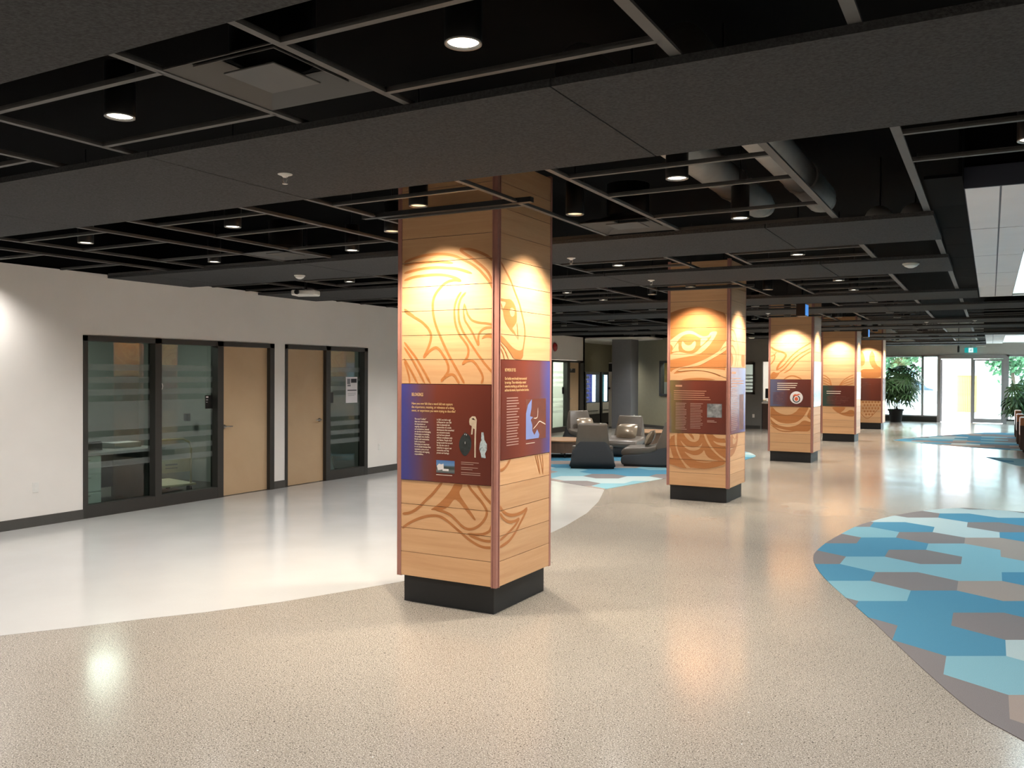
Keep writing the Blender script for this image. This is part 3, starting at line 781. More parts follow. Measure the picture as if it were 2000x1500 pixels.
# ---- storefronts, doors and offices along the left wall
def storefront(n, x, y0, y1, posts, panes, head=2.125, sill=0.15, top=2.19):
    """dark frame in the wall plane x; posts = (y0, y1); panes = (y0, y1)"""
    w = struct(empty('window_%d' % n, (x, 0, 0)))
    for a, b in posts: MB().box(-.13, .012, a, b, 0, top).build('frame_post', 'frame', w)
    MB().box(-.13, .012, y0, y1, head, top).build('frame_head', 'frame', w)
    for a, b in panes:
        MB().box(-.13, .010, a, b, 0, sill).build('frame_sill', 'frame', w)
        MB().box(-.104, -.098, a, b, sill, head).build('pane', 'glass', w)
        for za, zb in ((1.772, 1.85), (1.617, 1.693), (1.466, 1.54), (1.03, 1.389), (.88, .955), (.73, .80), (.58, .655)):
            MB().box(-.0965, -.0955, a, b, za, zb).build('frosted_band', 'frost', w)
    return w

def lever(parent, y, z, x, flip=1):
    h = MB().lathe([(.026, 0), (.028, .008), (.012, .012), (.012, .045)], 16).build('handle', 'chrome', parent, (x, y, z), (0, R(90), 0), True)
    MB().tube([(0, 0, .045), (0, flip * .03, .047), (0, flip * .115, .045)], .009, 10).build('lever', 'chrome', h, smooth=True)
    return h

def door(n, x, y0, y1, head, hy, hz, flip):
    d = struct(empty('door_%d' % n, (x, 0, 0)))
    MB().box(-.09, -.05, y0 + .003, y1 - .003, .008, head - .003).build('door_leaf', 'door', d)
    lever(d, hy, hz, -.05, flip)
    return d

storefront(1, WX, 6.51, 9.64, [(6.51, 6.57), (7.52, 7.62), (8.55, 8.655), (9.55, 9.64)], [(6.57, 7.52), (7.62, 8.55)])
door(1, WX, 8.655, 9.55, 2.125, 8.72, 0.99, 1)
storefront(2, WX, 9.87, 11.87, [(9.87, 9.925), (10.80, 10.905), (11.78, 11.87)], [(10.905, 11.78)])
door(2, WX, 9.925, 10.80, 2.125, 10.70, 1.0, -1)
storefront(3, WX, 12.73, 15.4, [(12.73, 12.80), (13.55, 13.65), (14.5, 14.6), (15.34, 15.4)], [(12.80, 13.55), (13.65, 14.5)])
door(3, WX, 14.6, 15.34, 2.125, 14.68, 1.0, 1)
storefront(4, -11.45, 23.05, 25.40, [(23.05, 23.16), (24.16, 24.36), (25.12, 25.40)], [(23.16, 24.16)])
door(4, -11.45, 24.36, 25.12, 2.125, 24.45, 1.0, 1)

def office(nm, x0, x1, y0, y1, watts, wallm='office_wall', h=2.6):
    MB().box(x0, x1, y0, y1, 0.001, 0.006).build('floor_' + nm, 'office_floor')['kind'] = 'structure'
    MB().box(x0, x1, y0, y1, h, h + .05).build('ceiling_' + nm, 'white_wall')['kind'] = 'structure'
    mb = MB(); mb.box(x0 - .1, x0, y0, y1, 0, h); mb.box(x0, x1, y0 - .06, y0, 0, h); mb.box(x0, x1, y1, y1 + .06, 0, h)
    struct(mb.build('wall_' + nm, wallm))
    lp = tag(empty('ceiling_lamp', ((x0 + x1) / 2, (y0 + y1) / 2, h - .04)), 'unseen flat panel lamp added inside the %s' % OFFICE[nm], 'lamp')  # unseen lamp added to brighten the room behind the glass
    MB().box(-.3, .3, -.3, .3, 0, .04).build('lamp_body', 'white', lp)
    l = bpy.data.lights.new('lamp_light', 'AREA'); l.shape = 'SQUARE'; l.size = .55; l.energy = watts; l.color = (1, .95, .86)
    o = bpy.data.objects.new('lamp_light', l); COL.objects.link(o); o.parent = lp; o.location = (0, 0, -.01)
OFFICE = {'office_near': 'first glass fronted office with the trolley', 'office_mid': 'second glass fronted office with the notice',
          'office_far': 'third glass fronted office behind the nearest column', 'office_lounge': 'bright glass room below the red bell'}
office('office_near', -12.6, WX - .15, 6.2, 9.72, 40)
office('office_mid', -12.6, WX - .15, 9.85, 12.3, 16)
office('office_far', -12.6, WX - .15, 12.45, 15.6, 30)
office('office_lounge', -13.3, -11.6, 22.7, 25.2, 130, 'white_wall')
# unseen lamps added to light reception and the angled window room
rl = tag(empty('ceiling_lamp', (-6.6, 30.3, 2.9)), 'unseen flat panel lamp added inside the reception office', 'lamp')
MB().box(-.6, .6, -.3, .3, 0, .04).build('lamp_body', 'white', rl)
_l = bpy.data.lights.new('lamp_light', 'AREA'); _l.shape = 'RECTANGLE'; _l.size = 1.1; _l.size_y = .5; _l.energy = 100; _l.color = (1, .96, .88)
_o = bpy.data.objects.new('lamp_light', _l); COL.objects.link(_o); _o.parent = rl; _o.location = (0, 0, -.01)
rl2 = tag(empty('ceiling_lamp', (-8.55, 27.3, 2.9)), 'unseen flat panel lamp added behind the angled wall window', 'lamp')  # lamp added because the window stayed dark
MB().box(-.3, .3, -.3, .3, 0, .04).build('lamp_body', 'white', rl2)
_l = bpy.data.lights.new('lamp_light', 'AREA'); _l.shape = 'SQUARE'; _l.size = .55; _l.energy = 70; _l.color = (1, .96, .88)
_o = bpy.data.objects.new('lamp_light', _l); COL.objects.link(_o); _o.parent = rl2; _o.location = (0, 0, -.01)

# signs and notices on the glass and doors
def plaque(label, x, y0, y1, z0, z1, lines=True):
    p = tag(empty('door_sign', (x, y0, z0)), label, 'sign')
    w, h = y1 - y0, z1 - z0
    MB().box(0, .006, 0, w, 0, h).build('plate', 'sign', p)
    if lines:
        for i, (a, b, hh) in enumerate(((.1, .42, .12), (.1, .36, .04), (.1, .3, .04))):
            zz = h * (.80 - .17 * i)
            MB().box(.006, .0068, w * a, w * b, zz, zz + h * hh).build('lettering', 'paper', p)
    return p
plaque('square black room sign on the glass beside the first tan door', WX - .095, 8.42, 8.545, 1.25, 1.438)
plaque('black room sign on the glass beside the lever handle', WX - .095, 10.93, 11.09, 1.263, 1.435)
plaque('small black sign high on the far tan door', -11.495, 24.47, 24.85, 1.81, 1.94)
plaque('narrow black sign on the far bright striped glass', -11.54, 24.0, 24.13, 1.15, 1.36, False)
nt = tag(empty('notice_sheet', (WX - .094, 11.41, 1.25)), 'white paper notice taped to the narrow glass panel', 'notice')
MB().box(0, .003, 0, .30, 0, .44).build('sheet', 'paper', nt)
for a, b, c, d, m in ((.13, .28, .34, .41, 'ink'), (.04, .28, .205, .222, 'ink'), (.03, .11, .32, .41, 'seam'), (.04, .12, .28, .31, 'seam'), (.05, .26, .16, .165, 'seam'), (.05, .26, .14, .145, 'seam'), (.05, .22, .12, .125, 'seam')):
    MB().box(.003, .0037, a, b, c, d).build('printed_block', m, nt)
st = tag(empty('round_decal', (WX - .0945, 7.655, 1.567)), 'round white ring decal on the second office window', 'decal')
ring = MB()
vs, fs = [], []
for k in range(32):
    a = 2 * math.pi * k / 32
    for r_ in (.058, .07): vs.append((0, r_ * math.cos(a), r_ * math.sin(a)))
for k in range(32): k2 = (k + 1) % 32; fs.append((2 * k, 2 * k + 1, 2 * k2 + 1, 2 * k2))
ring.add(vs, fs); ring.build('ring', 'white', st)
MB().box(0, .0006, -.03, .03, .005, .016).build('word_mark', 'white', st)
MB().box(0, .0006, -.03, .03, -.014, -.006).build('word_mark', 'white', st)

def outlet(label, loc, rz):
    o = tag(empty('wall_outlet', loc, rz), label, 'outlet')
    MB().box(-.036, .036, -.006, 0, -.058, .058).build('cover_plate', 'white', o, bevel=.003)
    for z in (-.022, .022): MB().box(-.017, .017, -.009, -.006, z - .013, z + .013).build('socket', 'white', o, bevel=.002)
outlet('white wall outlet below the bright end of the left wall', (WX, 5.924, .443), R(90))
outlet('white wall outlet between the notice and the column', (WX, 12.21, .459), R(90))
outlet('white wall outlet on the slate pillar', (-10.155, 26.55, .39), R(90))
outlet('white wall outlet on the grey wall left of reception', (-6.843, 28.8, .416), 0)

# first office: pedestal, desk, tray, box, trolley
ped = tag(empty('drawer_pedestal', (-10.05, 6.75, 0)), 'white drawer pedestal behind the first office window', 'drawers')
MB().box(-.3, .3, -.22, .22, .02, .70).build('body', 'white', ped)
for i, z in enumerate((.05, .27, .49)):
    d_ = MB().box(.3, .318, -.21, .21, z, z + .2).build('drawer', 'white', ped, bevel=.004)
    MB().box(.318, .33, -.06, .06, z + .165, z + .175).build('pull', 'chrome', d_)
dk = tag(empty('office_desk', (-10.3, 7.2, 0)), 'grey office desk standing behind the first window', 'desk')
MB().box(-.55, .55, -.75, .75, .71, .745).build('desktop', 'office_wall', dk, bevel=.004)
MB().box(-.5, -.46, -.7, .7, .15, .71).build('modesty_panel', 'frame', dk)
for s in (-1, 1): MB().box(-.5, .5, .70 * s - .02, .70 * s + .02, .01, .71).build('leg_panel', 'office_wall', dk)
pr_ = tag(empty('desk_printer', (-10.2, 6.9, .745)), 'flat black desk printer on the office desk', 'printer')
MB().box(-.2, .2, -.28, .28, 0, .11).build('body', 'vend', pr_, bevel=.02)
MB().box(-.05, .22, -.24, .24, .11, .125).build('lid', 'vend', pr_, bevel=.005)
MB().box(.2, .34, -.17, .17, .02, .03).build('paper_tray', 'vend', pr_)
bx = tag(MB().box(-.14, .14, -.2, .2, 0, .07).build('paper_box', 'paper', None, (-10.2, 7.6, .745), bevel=.006), 'low pale box beside the desk printer', 'box')
tr = tag(empty('platform_trolley', (-10.15, 8.36, 0), R(-12)), 'cream platform trolley with hoop handle in the office', 'trolley')
MB().tube([(0, -.30, .12), (0, -.30, .66), (0, -.27, .75), (0, -.18, .80), (0, .18, .80), (0, .27, .75), (0, .30, .66), (0, .30, .12)], .016, 10).build('handle', 'cream', tr, smooth=True)
hp = MB().box(-.008, .008, -.29, .29, .33, .52).build('handle_panel', 'cream', tr, bevel=.004)
MB().box(.009, .011, -.09, .09, .435, .455).build('label_strip', 'seam', hp)
MB().box(.009, .011, -.09, .09, .39, .40).build('label_strip', 'seam', hp)
MB().box(-.75, .04, -.36, .36, .13, .16).build('deck', 'cream', tr, bevel=.006)
for a, b in ((-.05, -.3), (-.05, .3), (-.68, -.3), (-.68, .3)):
    MB().lathe([(.02, -.015), (.06, -.015), (.06, .015), (.02, .015)], 16).build('wheel', 'vend', tr, (a, b, .066), (R(90), 0, 0))
sm = tag(empty('wall_phone', (-11.2, 8.9, .98)), 'small dark device hanging on the office side wall', 'device')
MB().box(-.05, .05, .6, .66, 0, .12).build('body', 'vend', sm, bevel=.01)
MB().box(-.015, .015, .585, .6, .02, .1).build('handset', 'vend', sm)
# second office: leaning white board, black chair, lit window strip
wb = tag(empty('leaning_board', (-10.15, 11.55, 0.0)), 'large white board leaning inside the second office', 'board')
b_ = MB().box(-.012, .012, -.30, .30, 0, 1.05).build('board', 'paper', wb, rot=(R(10), R(-8), 0)); 
MB().box(.012, .02, -.30, -.285, 0, 1.05).build('edge_strip', 'chrome', b_); MB().box(.012, .02, .285, .30, 0, 1.05).build('edge_strip', 'chrome', b_)
bc = tag(empty('shelf_rack', (-11.3, 11.15, 0)), 'black shelf rack with pale boxes in the second office', 'rack')
for s in (-1, 1): MB().box(-.2, .2, .5 * s - .02, .5 * s + .02, 0, 1.9).build('upright', 'vend', bc)
for z in (.15, .55, .95, 1.35, 1.75): MB().box(-.2, .2, -.5, .5, z, z + .02).build('shelf', 'vend', bc)
for i, z in enumerate((.17, .57, .97, 1.37)): tag(MB().box(-.12, .12, -.12, .12, 0, .2).build('storage_box', 'paper', None, (-11.28, 10.95 + .2 * (i % 2), z + .0005)), 'pale storage box on the %s shelf of the black rack' % ('lowest', 'second lowest', 'third', 'fourth')[i], 'box', 'boxes on the office rack')

# ================================================================== WOODEN COLUMNS
CX = -3.549
CYS = [5.826 + 6.325 * k for k in range(5)]
Z0, PH, NR = 0.208, 0.1832, 17
HALF = 0.445
ORD = ['nearest', 'second', 'third', 'fourth', 'fifth and farthest']
PANEL = {(0, 0): (4, 8), (0, 1): (5, 9), (1, 0): (4, 8), (1, 1): (4, 9), (2, 0): (5, 8), (2, 1): (5, 10), (3, 0): (4, 7), (3, 1): (5, 9), (4, 0): (4, 8), (4, 1): (4, 8)}
MAR, MAR2, BLU = (112, 56, 44), (92, 44, 36), (70, 72, 150)
M['panel_f0'] = ramp_mat('panel_print_front', 0, [(0.0, BLU), (0.14, (72, 70, 140)), (0.30, (104, 66, 72)), (0.42, MAR), (1.0, MAR2)], 0.22)
M['panel_r0'] = ramp_mat('panel_print_right', 0, [(0.0, MAR2), (0.45, (128, 62, 46)), (0.72, (118, 70, 70)), (0.88, (92, 84, 150)), (1.0, (96, 92, 170))], 0.22)
M['panel_f1'] = ramp_mat('panel_print_olive', 0, [(0.0, (112, 110, 150)), (0.13, (122, 104, 66)), (0.28, (104, 66, 52)), (0.45, MAR), (1.0, MAR2)], 0.22)
M['panel_r1'] = ramp_mat('panel_print_violet', 0, [(0.0, (128, 66, 62)), (0.5, (112, 72, 90)), (0.9, (112, 108, 160)), (1.0, (130, 130, 180))], 0.22)
M['panel_f2'] = ramp_mat('panel_print_slate', 0, [(0.0, (100, 106, 134)), (0.2, (94, 92, 116)), (0.45, (98, 56, 52)), (1.0, MAR2)], 0.22)
M['panel_r2'] = ramp_mat('panel_blue_bands', 2, [(0.2, (60, 96, 70)), (0.35, (120, 170, 205)), (0.62, (150, 190, 220)), (0.8, (150, 150, 190)), (1.0, (186, 190, 214))], 0.2, 0.1)  # green, blue and lilac bands stacked up the panel
M['panel_f3'] = ramp_mat('panel_print_green', 0, [(0.0, (46, 78, 72)), (0.22, (58, 70, 62)), (0.45, (92, 46, 40)), (1.0, MAR2)], 0.22)
M['panel_r3'] = ramp_mat('panel_green_bands', 2, [(0.2, (214, 224, 200)), (0.45, (120, 160, 100)), (0.6, (190, 210, 180)), (1.0, (226, 232, 226))], 0.2, 0.14)  # pale and green bands stacked up the panel
M['panel_f4'] = ramp_mat('panel_print_plain', 0, [(0.0, (96, 70, 66)), (0.35, (104, 62, 54)), (0.6, MAR), (1.0, MAR2)], 0.22)
M['panel_r4'] = ramp_mat('panel_print_plain_side', 0, [(0.0, MAR2), (1.0, (104, 62, 60))], 0.22)
M['photo_street'] = ramp_mat('printed_street_photo', 2, [(0.204, (60, 66, 70)), (0.222, (110, 116, 116)), (0.240, (50, 58, 52)), (0.256, (70, 84, 90)), (0.264, (104, 140, 184)), (0.30, (70, 112, 172))], 0.4, 0.012)
M['photo_grey'] = blot_mat('printed_grey_photo', ((46, 48, 50), (92, 94, 96), (140, 142, 144), (176, 178, 180)), 9)
M['bowl_print'] = blot_mat('printed_bowl', ((16, 18, 18), (52, 58, 58), (30, 32, 32)), 18)
M['bone_print'] = blot_mat('printed_bone', ((206, 190, 168), (184, 164, 142)), 20)
M['pewter_print'] = blot_mat('printed_pewter', ((90, 104, 112), (190, 204, 210), (140, 156, 164)), 40)
M['map_land'] = blot_mat('printed_map_land', ((112, 58, 40), (124, 66, 46)), 10)
M['map_water'] = mat('printed_map_water', (132, 146, 200), 0.3, var=0.04)
M['portrait'] = blot_mat('printed_portrait', ((120, 66, 56), (96, 50, 42), (140, 90, 76)), 14)
M['orange_ink'] = mat('orange_ink', (206, 92, 52), 0.5, var=0.05)

plank_me = MB().box(-.3985, .3985, -HALF, -HALF + .018, .0018, PH - .0018).mesh('plank')
trim_mb = MB(); trim_mb.box(.403, .441, -.441, -.403, Z0 - .006, 3.34); trim_mb.box(.4005, .409, -.447, -.40, Z0 - .006, 3.34); trim_mb.box(.40, .447, -.409, -.4005, Z0 - .006, 3.34)
trim_me = trim_mb.mesh('corner_trim')
base_me = MB().box(-.40, .40, -.40, .40, 0, .206).mesh('base')
core_me = MB().box(-.426, .426, -.426, .426, .203, 3.33).mesh('core')

def poly_obj(name, polys, m, parent, rz=0.0, loc=(0, 0, 0)):
    """flat print: polygons given as (u, z, depth) sit on the front plane of a face"""
    mb = MB()
    for pts, dep in polys:
        n = len(pts)
        if n < 3: continue
        mb.add([(u, -dep, z) for u, z in pts], [tuple(range(n))])
    if not mb.v: return None
    me = bpy.data.meshes.new(name); me.from_pydata(mb.v, [], mb.f)
    bm = bmesh.new(); bm.from_mesh(me)
    for fc in bm.faces:
        fc.normal_update()
        if fc.normal.y > 0: fc.normal_flip()
    bm.to_mesh(me); bm.free()
    return obj(name, me, m, parent, loc, (0, 0, rz))

def art_polys(item, rows):
    t, w, pts = item
    pts = [(a / 1000.0, b / 1000.0) for a, b in pts]
    quads = []
    if t == 'S':
        c = catmull(pts, 5); h = w / 2000.0; L_, R_ = [], []
        n = len(c)
        for i in range(n):
            a, b = c[max(i - 1, 0)], c[min(i + 1, n - 1)]
            dx, dz = b[0] - a[0], b[1] - a[1]; d = math.hypot(dx, dz) or 1
            e = h * min(1.0, 0.35 + 0.35 * min(i, n - 1 - i)) if n > 6 else h
            L_.append((c[i][0] - dz / d * e, c[i][1] + dx / d * e)); R_.append((c[i][0] + dz / d * e, c[i][1] - dx / d * e))
        for i in range(n - 1): quads += [[L_[i], L_[i + 1], R_[i + 1]], [L_[i], R_[i + 1], R_[i]]]
    else:
        c = pts
        for _ in range(2):
            c = [tuple(a + (b - a) * k for a, b in zip(c[i - 1], c[i])) for i in range(len(c)) for k in (.2, .8)]
        tris = geometry.tessellate_polygon([[Vector((a, b, 0)) for a, b in c]])
        quads = [[c[i] for i in tr_] for tr_ in tris]
    out = []
    for q in quads:
        q = clip(q, lambda p: p[0] + .397); q = clip(q, lambda p: .397 - p[0]) if q else q
        if len(q) < 3: continue
        for za, zb in rows:
            p = clip(q, lambda v: v[1] - za)
            if len(p) >= 3: p = clip(p, lambda v: zb - v[1])
            if len(p) >= 3 and abs(sum(p[i - 1][0] * p[i][1] - p[i][0] * p[i - 1][1] for i in range(len(p)))) > 4e-7: out.append(p)
    return out

def bars_text(parent, m, u0, u1, ztop, n, lh, dep, seed, th=0.45):
    """tiny printed lines, one strip a line"""
    rnd = random.Random(seed); polys = []
    for i in range(n):
        e = u1 - (u1 - u0) * rnd.uniform(0, .25) * (2.2 if i == n - 1 else 1)
        z = ztop - lh * i
        polys.append(([(u0, z), (e, z), (e, z - lh * th), (u0, z - lh * th)], dep))
    return poly_obj('lettering', polys, m, parent)

columns = []
for k in range(5):
    c = empty('wooden_column', (CX, CYS[k], 0)); columns.append(c)
    tag(c, 'timber clad column with %s, %s in the row' % (
        ('bird line drawing and belongings panel', 'bold eye artwork and grey photograph', 'round white emblem on its panel', 'plain upper planks and short maroon panel', 'scale pattern below its maroon panel')[k],
        ORD[k]), 'column', 'timber clad columns in a row')
    obj('base', base_me, 'plinth', c); obj('core', core_me, 'core', c)
    for a in range(4): obj('corner_trim', trim_me, 'trim', c, rot=(0, 0, R(90 * a)))
    for fc in range(4):
        pr = PANEL.get((k, fc), PANEL[(k, fc - 2)] if fc > 1 else None)
        rows = []
        for r_ in range(NR):
            if pr[0] <= r_ < pr[1]: continue
            obj('plank', plank_me, 'wood', c, (0, 0, Z0 + PH * r_), (0, 0, R(90 * fc)))
            rows.append((Z0 + PH * r_ + .0022, Z0 + PH * (r_ + 1) - .0022))
        za, zb = Z0 + PH * pr[0] + .002, Z0 + PH * pr[1] - .002
        zc = (za + zb) / 2
        key = 'panel_%s%d' % ('f' if fc % 2 == 0 else 'r', k)
        ip = MB().box(-.3975, .3975, -HALF - .004, -HALF + .015, za - zc, zb - zc).build('info_panel', key, c, (0, 0, zc), (0, 0, R(90 * fc)))
        dp = HALF + .0048
        rt = (R(90), 0, 0)
        Zp = lambda z: z / 1000.0 - zc
        if k == 0 and fc == 0:
            text('BELONGINGS', .036, ip, 'gold', (-.302, -dp, Zp(1610)), rt, sx=.48)
            text('Have you ever felt that a word did not capture\nthe importance, meaning, or relevance of a thing,\nevent, or experience you were trying to describe?', .0265, ip, 'gold', (-.302, -dp, Zp(1538)), rt, sx=.735, leading=1.0)
            text('The word \u201cartifact\u201d\ndoes not communicate\nthe importance or\nongoing relevance of\nour possessions. Instead,\nwe use the word belonging.\nA belonging is something\nthat people own, families,\nfriends, and communities\nhold as important.\nBelongings are important\nto our people because they\nrepresent a piece of our\nrelationships and ongoing\nresponsibilities.', .019, ip, 'lettering', (-.274, -dp, Zp(1417)), rt, sx=.70, leading=1.0)
            text('In 2012, we held a vigil\nin Marpole for over 200\ndays to physically halt\nconstruction of a condo\ndevelopment that unearthed\nour ancestral remains\nand had been planned\nwithout consultation with\nour Nation. People of all\nbackgrounds from around\nthe city also came in\nsolidarity to support our\ncommunity and help\nprotect our heritage', .019, ip, 'lettering', (-.072, -dp, Zp(1417)), rt, sx=.70, leading=1.0)
            bars_text(ip, 'lettering', -.076, .078, Zp(999), 1, .010, dp, 1)
            for j, z in enumerate((1104, 1066, 1028)): bars_text(ip, 'dim_letter', .144, .325, Zp(z), 2, .0135, dp, 5 + j, .35)
            poly_obj('street_photograph', [([(-.075, Zp(1106)), (.088, Zp(1106)), (.088, Zp(1012)), (-.075, Zp(1012))], dp)], 'photo_street', ip)
            poly_obj('photo_detail', [([(-.07, Zp(1062)), (-.05, Zp(1080)), (-.03, Zp(1075)), (-.01, Zp(1082)), (-.008, Zp(1040)), (-.06, Zp(1030))], dp + .0004), ([(-.018, Zp(1044)), (.036, Zp(1044)), (.036, Zp(1028)), (-.018, Zp(1028))], dp + .0008)], 'paper', ip)
            S_ = lambda pts: [(a / 1000.0, Zp(b)) for a, b in pts]
            poly_obj('bowl_picture', [(catmull(S_([(177,1322),(220,1295),(233,1243),(221,1190),(178,1148),(140,1181),(126,1228),(140,1281),(177,1322)]), 3)[:-1], dp)], 'bowl_print', ip)
            poly_obj('bowl_highlight', [(S_([(172,1308),(178,1312),(176,1300)]), dp + .0004), (S_([(184,1312),(194,1306),(190,1296)]), dp + .0004), (S_([(176,1252),(181,1254),(180,1236),(176,1238)]), dp + .0004)], 'paper', ip)
            hook = S_([(213,1400),(216,1423),(238,1442),(265,1441),(278,1417),(275,1376),(272,1297),(270,1140),(258,1142),(258,1244),(260,1349),(247,1354),(242,1309),(229,1308),(235,1369),(217,1379)])
            poly_obj('bone_picture', [([hook[i] for i in t_], dp) for t_ in geometry.tessellate_polygon([[Vector((a, b, 0)) for a, b in hook]])], 'bone_print', ip)
            poly_obj('bone_hole', [(S_([(232,1424),(250,1430),(266,1414),(244,1416)]), dp + .0004)], 'core', ip)
            pend = S_([(318,1327),(336,1328),(342,1274),(364,1243),(364,1202),(349,1175),(355,1142),(319,1142),(313,1173),(300,1204),(306,1246),(315,1267)])
            poly_obj('carving_picture', [([pend[i] for i in t_], dp) for t_ in geometry.tessellate_polygon([[Vector((a, b, 0)) for a, b in pend]])], 'pewter_print', ip)
        elif k == 0 and fc == 1:
            text('NETWORK OF TIES', .034, ip, 'gold', (-.342, -dp, Zp(1797)), rt, sx=.56)
            text('Our families were broadly interconnected\nby marriage. These relationships created\nnetworks stretching up and down the coast\nand into the interior, beyond modern borders.', .0285, ip, 'gold', (-.342, -dp, Zp(1732)), rt, sx=.70, leading=1.0)
            bars_text(ip, 'dim_letter', -.312, -.116, Zp(1578), 18, .0204, dp, 9, .36)
            poly_obj('map_land', [([(-.011, Zp(1560)), (.325, Zp(1560)), (.325, Zp(1245)), (-.011, Zp(1245))], dp)], 'map_land', ip)
            wt = [(a / 1000.0, Zp(b)) for a, b in [(-11,1451),(19,1516),(83,1558),(78,1492),(55,1427),(103,1419),(67,1399),(92,1359),(92,1314),(129,1279),(176,1321),(214,1279),(202,1252),(-11,1252)]]
            poly_obj('map_water', [([wt[i] for i in t_], dp + .0004) for t_ in geometry.tessellate_polygon([[Vector((a, b, 0)) for a, b in wt]])], 'map_water', ip)
            for rv in ([(104,1325),(164,1355),(213,1381),(262,1370),(319,1353)], [(115,1410),(175,1416),(187,1489)]):
                poly_obj('map_river', [(q, dp + .0008) for q in art_polys(('S', 7, rv), [(0, 3)]) and [[(u, z - zc) for u, z in q_] for q_ in art_polys(('S', 7, rv), [(0, 3)])]], 'lettering', ip)
            bars_text(ip, 'lettering', -.01, .16, Zp(1222), 1, .010, dp, 3)
        elif k == 1 and fc == 0:
            bars_text(ip, 'dim_gold', -.316, -.19, Zp(1612), 1, .040, dp, 11, .6)
            bars_text(ip, 'dim_gold', -.339, .186, Zp(1534), 5, .029, dp, 12, .3)
            bars_text(ip, 'dim_letter', -.312, -.149, Zp(1361), 17, .0226, dp, 13, .27)
            bars_text(ip, 'dim_letter', -.101, .083, Zp(1359), 16, .0226, dp, 14, .27)
            poly_obj('grey_photograph', [([(.137, Zp(1358)), (.341, Zp(1358)), (.341, Zp(1170)), (.137, Zp(1170))], dp)], 'photo_grey', ip)
            bars_text(ip, 'dim_letter', .137, .27, Zp(1130), 2, .018, dp, 15)
        elif k == 1 and fc == 1:
            bars_text(ip, 'dim_gold', -.36, -.12, Zp(1800), 1, .05, dp, 21, .6)
            bars_text(ip, 'dim_gold', -.36, .28, Zp(1710), 4, .035, dp, 22, .3)
            bars_text(ip, 'dim_letter', -.36, .0, Zp(1560), 22, .0265, dp, 23, .27)
            poly_obj('figure_picture', [([(.06, Zp(1480)), (.30, Zp(1480)), (.30, Zp(980)), (.06, Zp(980))], dp)], 'portrait', ip)
        elif k == 2 and fc == 0:
            bars_text(ip, 'lettering', -.26, .14, Zp(1600), 4, .042, dp, 31, .3)
            bars_text(ip, 'portrait', -.34, -.12, Zp(1400), 8, .03, dp, 32, .3)
            em = [(.12 + .125 * math.cos(a), Zp(1308) + .125 * math.sin(a)) for a in [2 * math.pi * i / 36 for i in range(36)]]
            poly_obj('round_emblem', [(em, dp)], 'paper', ip)
            sp_ = [(-60, 50), (-30, 70), (10, 62), (40, 75), (90, 70), (40, 50), (10, 30), (-20, 30), (-50, 5), (-70, 20)]
            e2 = [(.12 + a / 1000., Zp(1308) + b / 1000.) for a, b in sp_]
            poly_obj('emblem_figure', [([e2[i] for i in t_], dp + .0004) for t_ in geometry.tessellate_polygon([[Vector((a, b, 0)) for a, b in e2]])] +
                     [([(.12 + .035 * math.cos(a), Zp(1280) + .04 * math.sin(a)) for a in [2 * math.pi * i / 20 for i in range(20)]], dp + .0008)], 'orange_ink', ip)
            ring_q = [[(.12 + r1 * math.cos(a1), Zp(1280) + r1 * math.sin(a1)) for r1, a1 in ((.055, a), (.075, a), (.075, a + .25), (.055, a + .25))] for a in [2.2 + .25 * i for i in range(21)]]
            poly_obj('emblem_ring', [(q, dp + .0006) for q in ring_q], 'ink', ip)
        elif k == 3 and fc == 0:
            bars_text(ip, 'lettering', -.30, .10, Zp(1345), 2, .055, dp, 41, .3)
            bars_text(ip, 'portrait', -.30, .28, Zp(1200), 6, .035, dp, 42, .25)
        elif k == 4 and fc == 0:
            bars_text(ip, 'lettering', -.33, -.25, Zp(1600), 1, .05, dp, 51, .4)
            bars_text(ip, 'portrait', -.33, .10, Zp(1530), 3, .05, dp, 52, .25)
        # artwork printed on the planks, cut at every joint
        items = ART.get((k, 'f' if fc % 2 == 0 else 'r'))
        if items:
            lay, last = 0, None; st_p, na_p = [], []
            for n_it, it in enumerate(items):
                kind = 'N' if it[0] == 'N' else 'F'
                if kind != last and last is not None: lay += 1
                last = kind
                for n_q, q in enumerate(art_polys(it, rows)): (na_p if kind == 'N' else st_p).append((q, HALF + .0006 + .0005 * lay + .00002 * (n_it % 4) + .000018 * (n_q % 16 if it[0] == 'S' else 0)))
            poly_obj('stained_artwork', st_p, 'stain', c, R(90 * fc))
            poly_obj('bare_wood_artwork', na_p, 'wood', c, R(90 * fc))

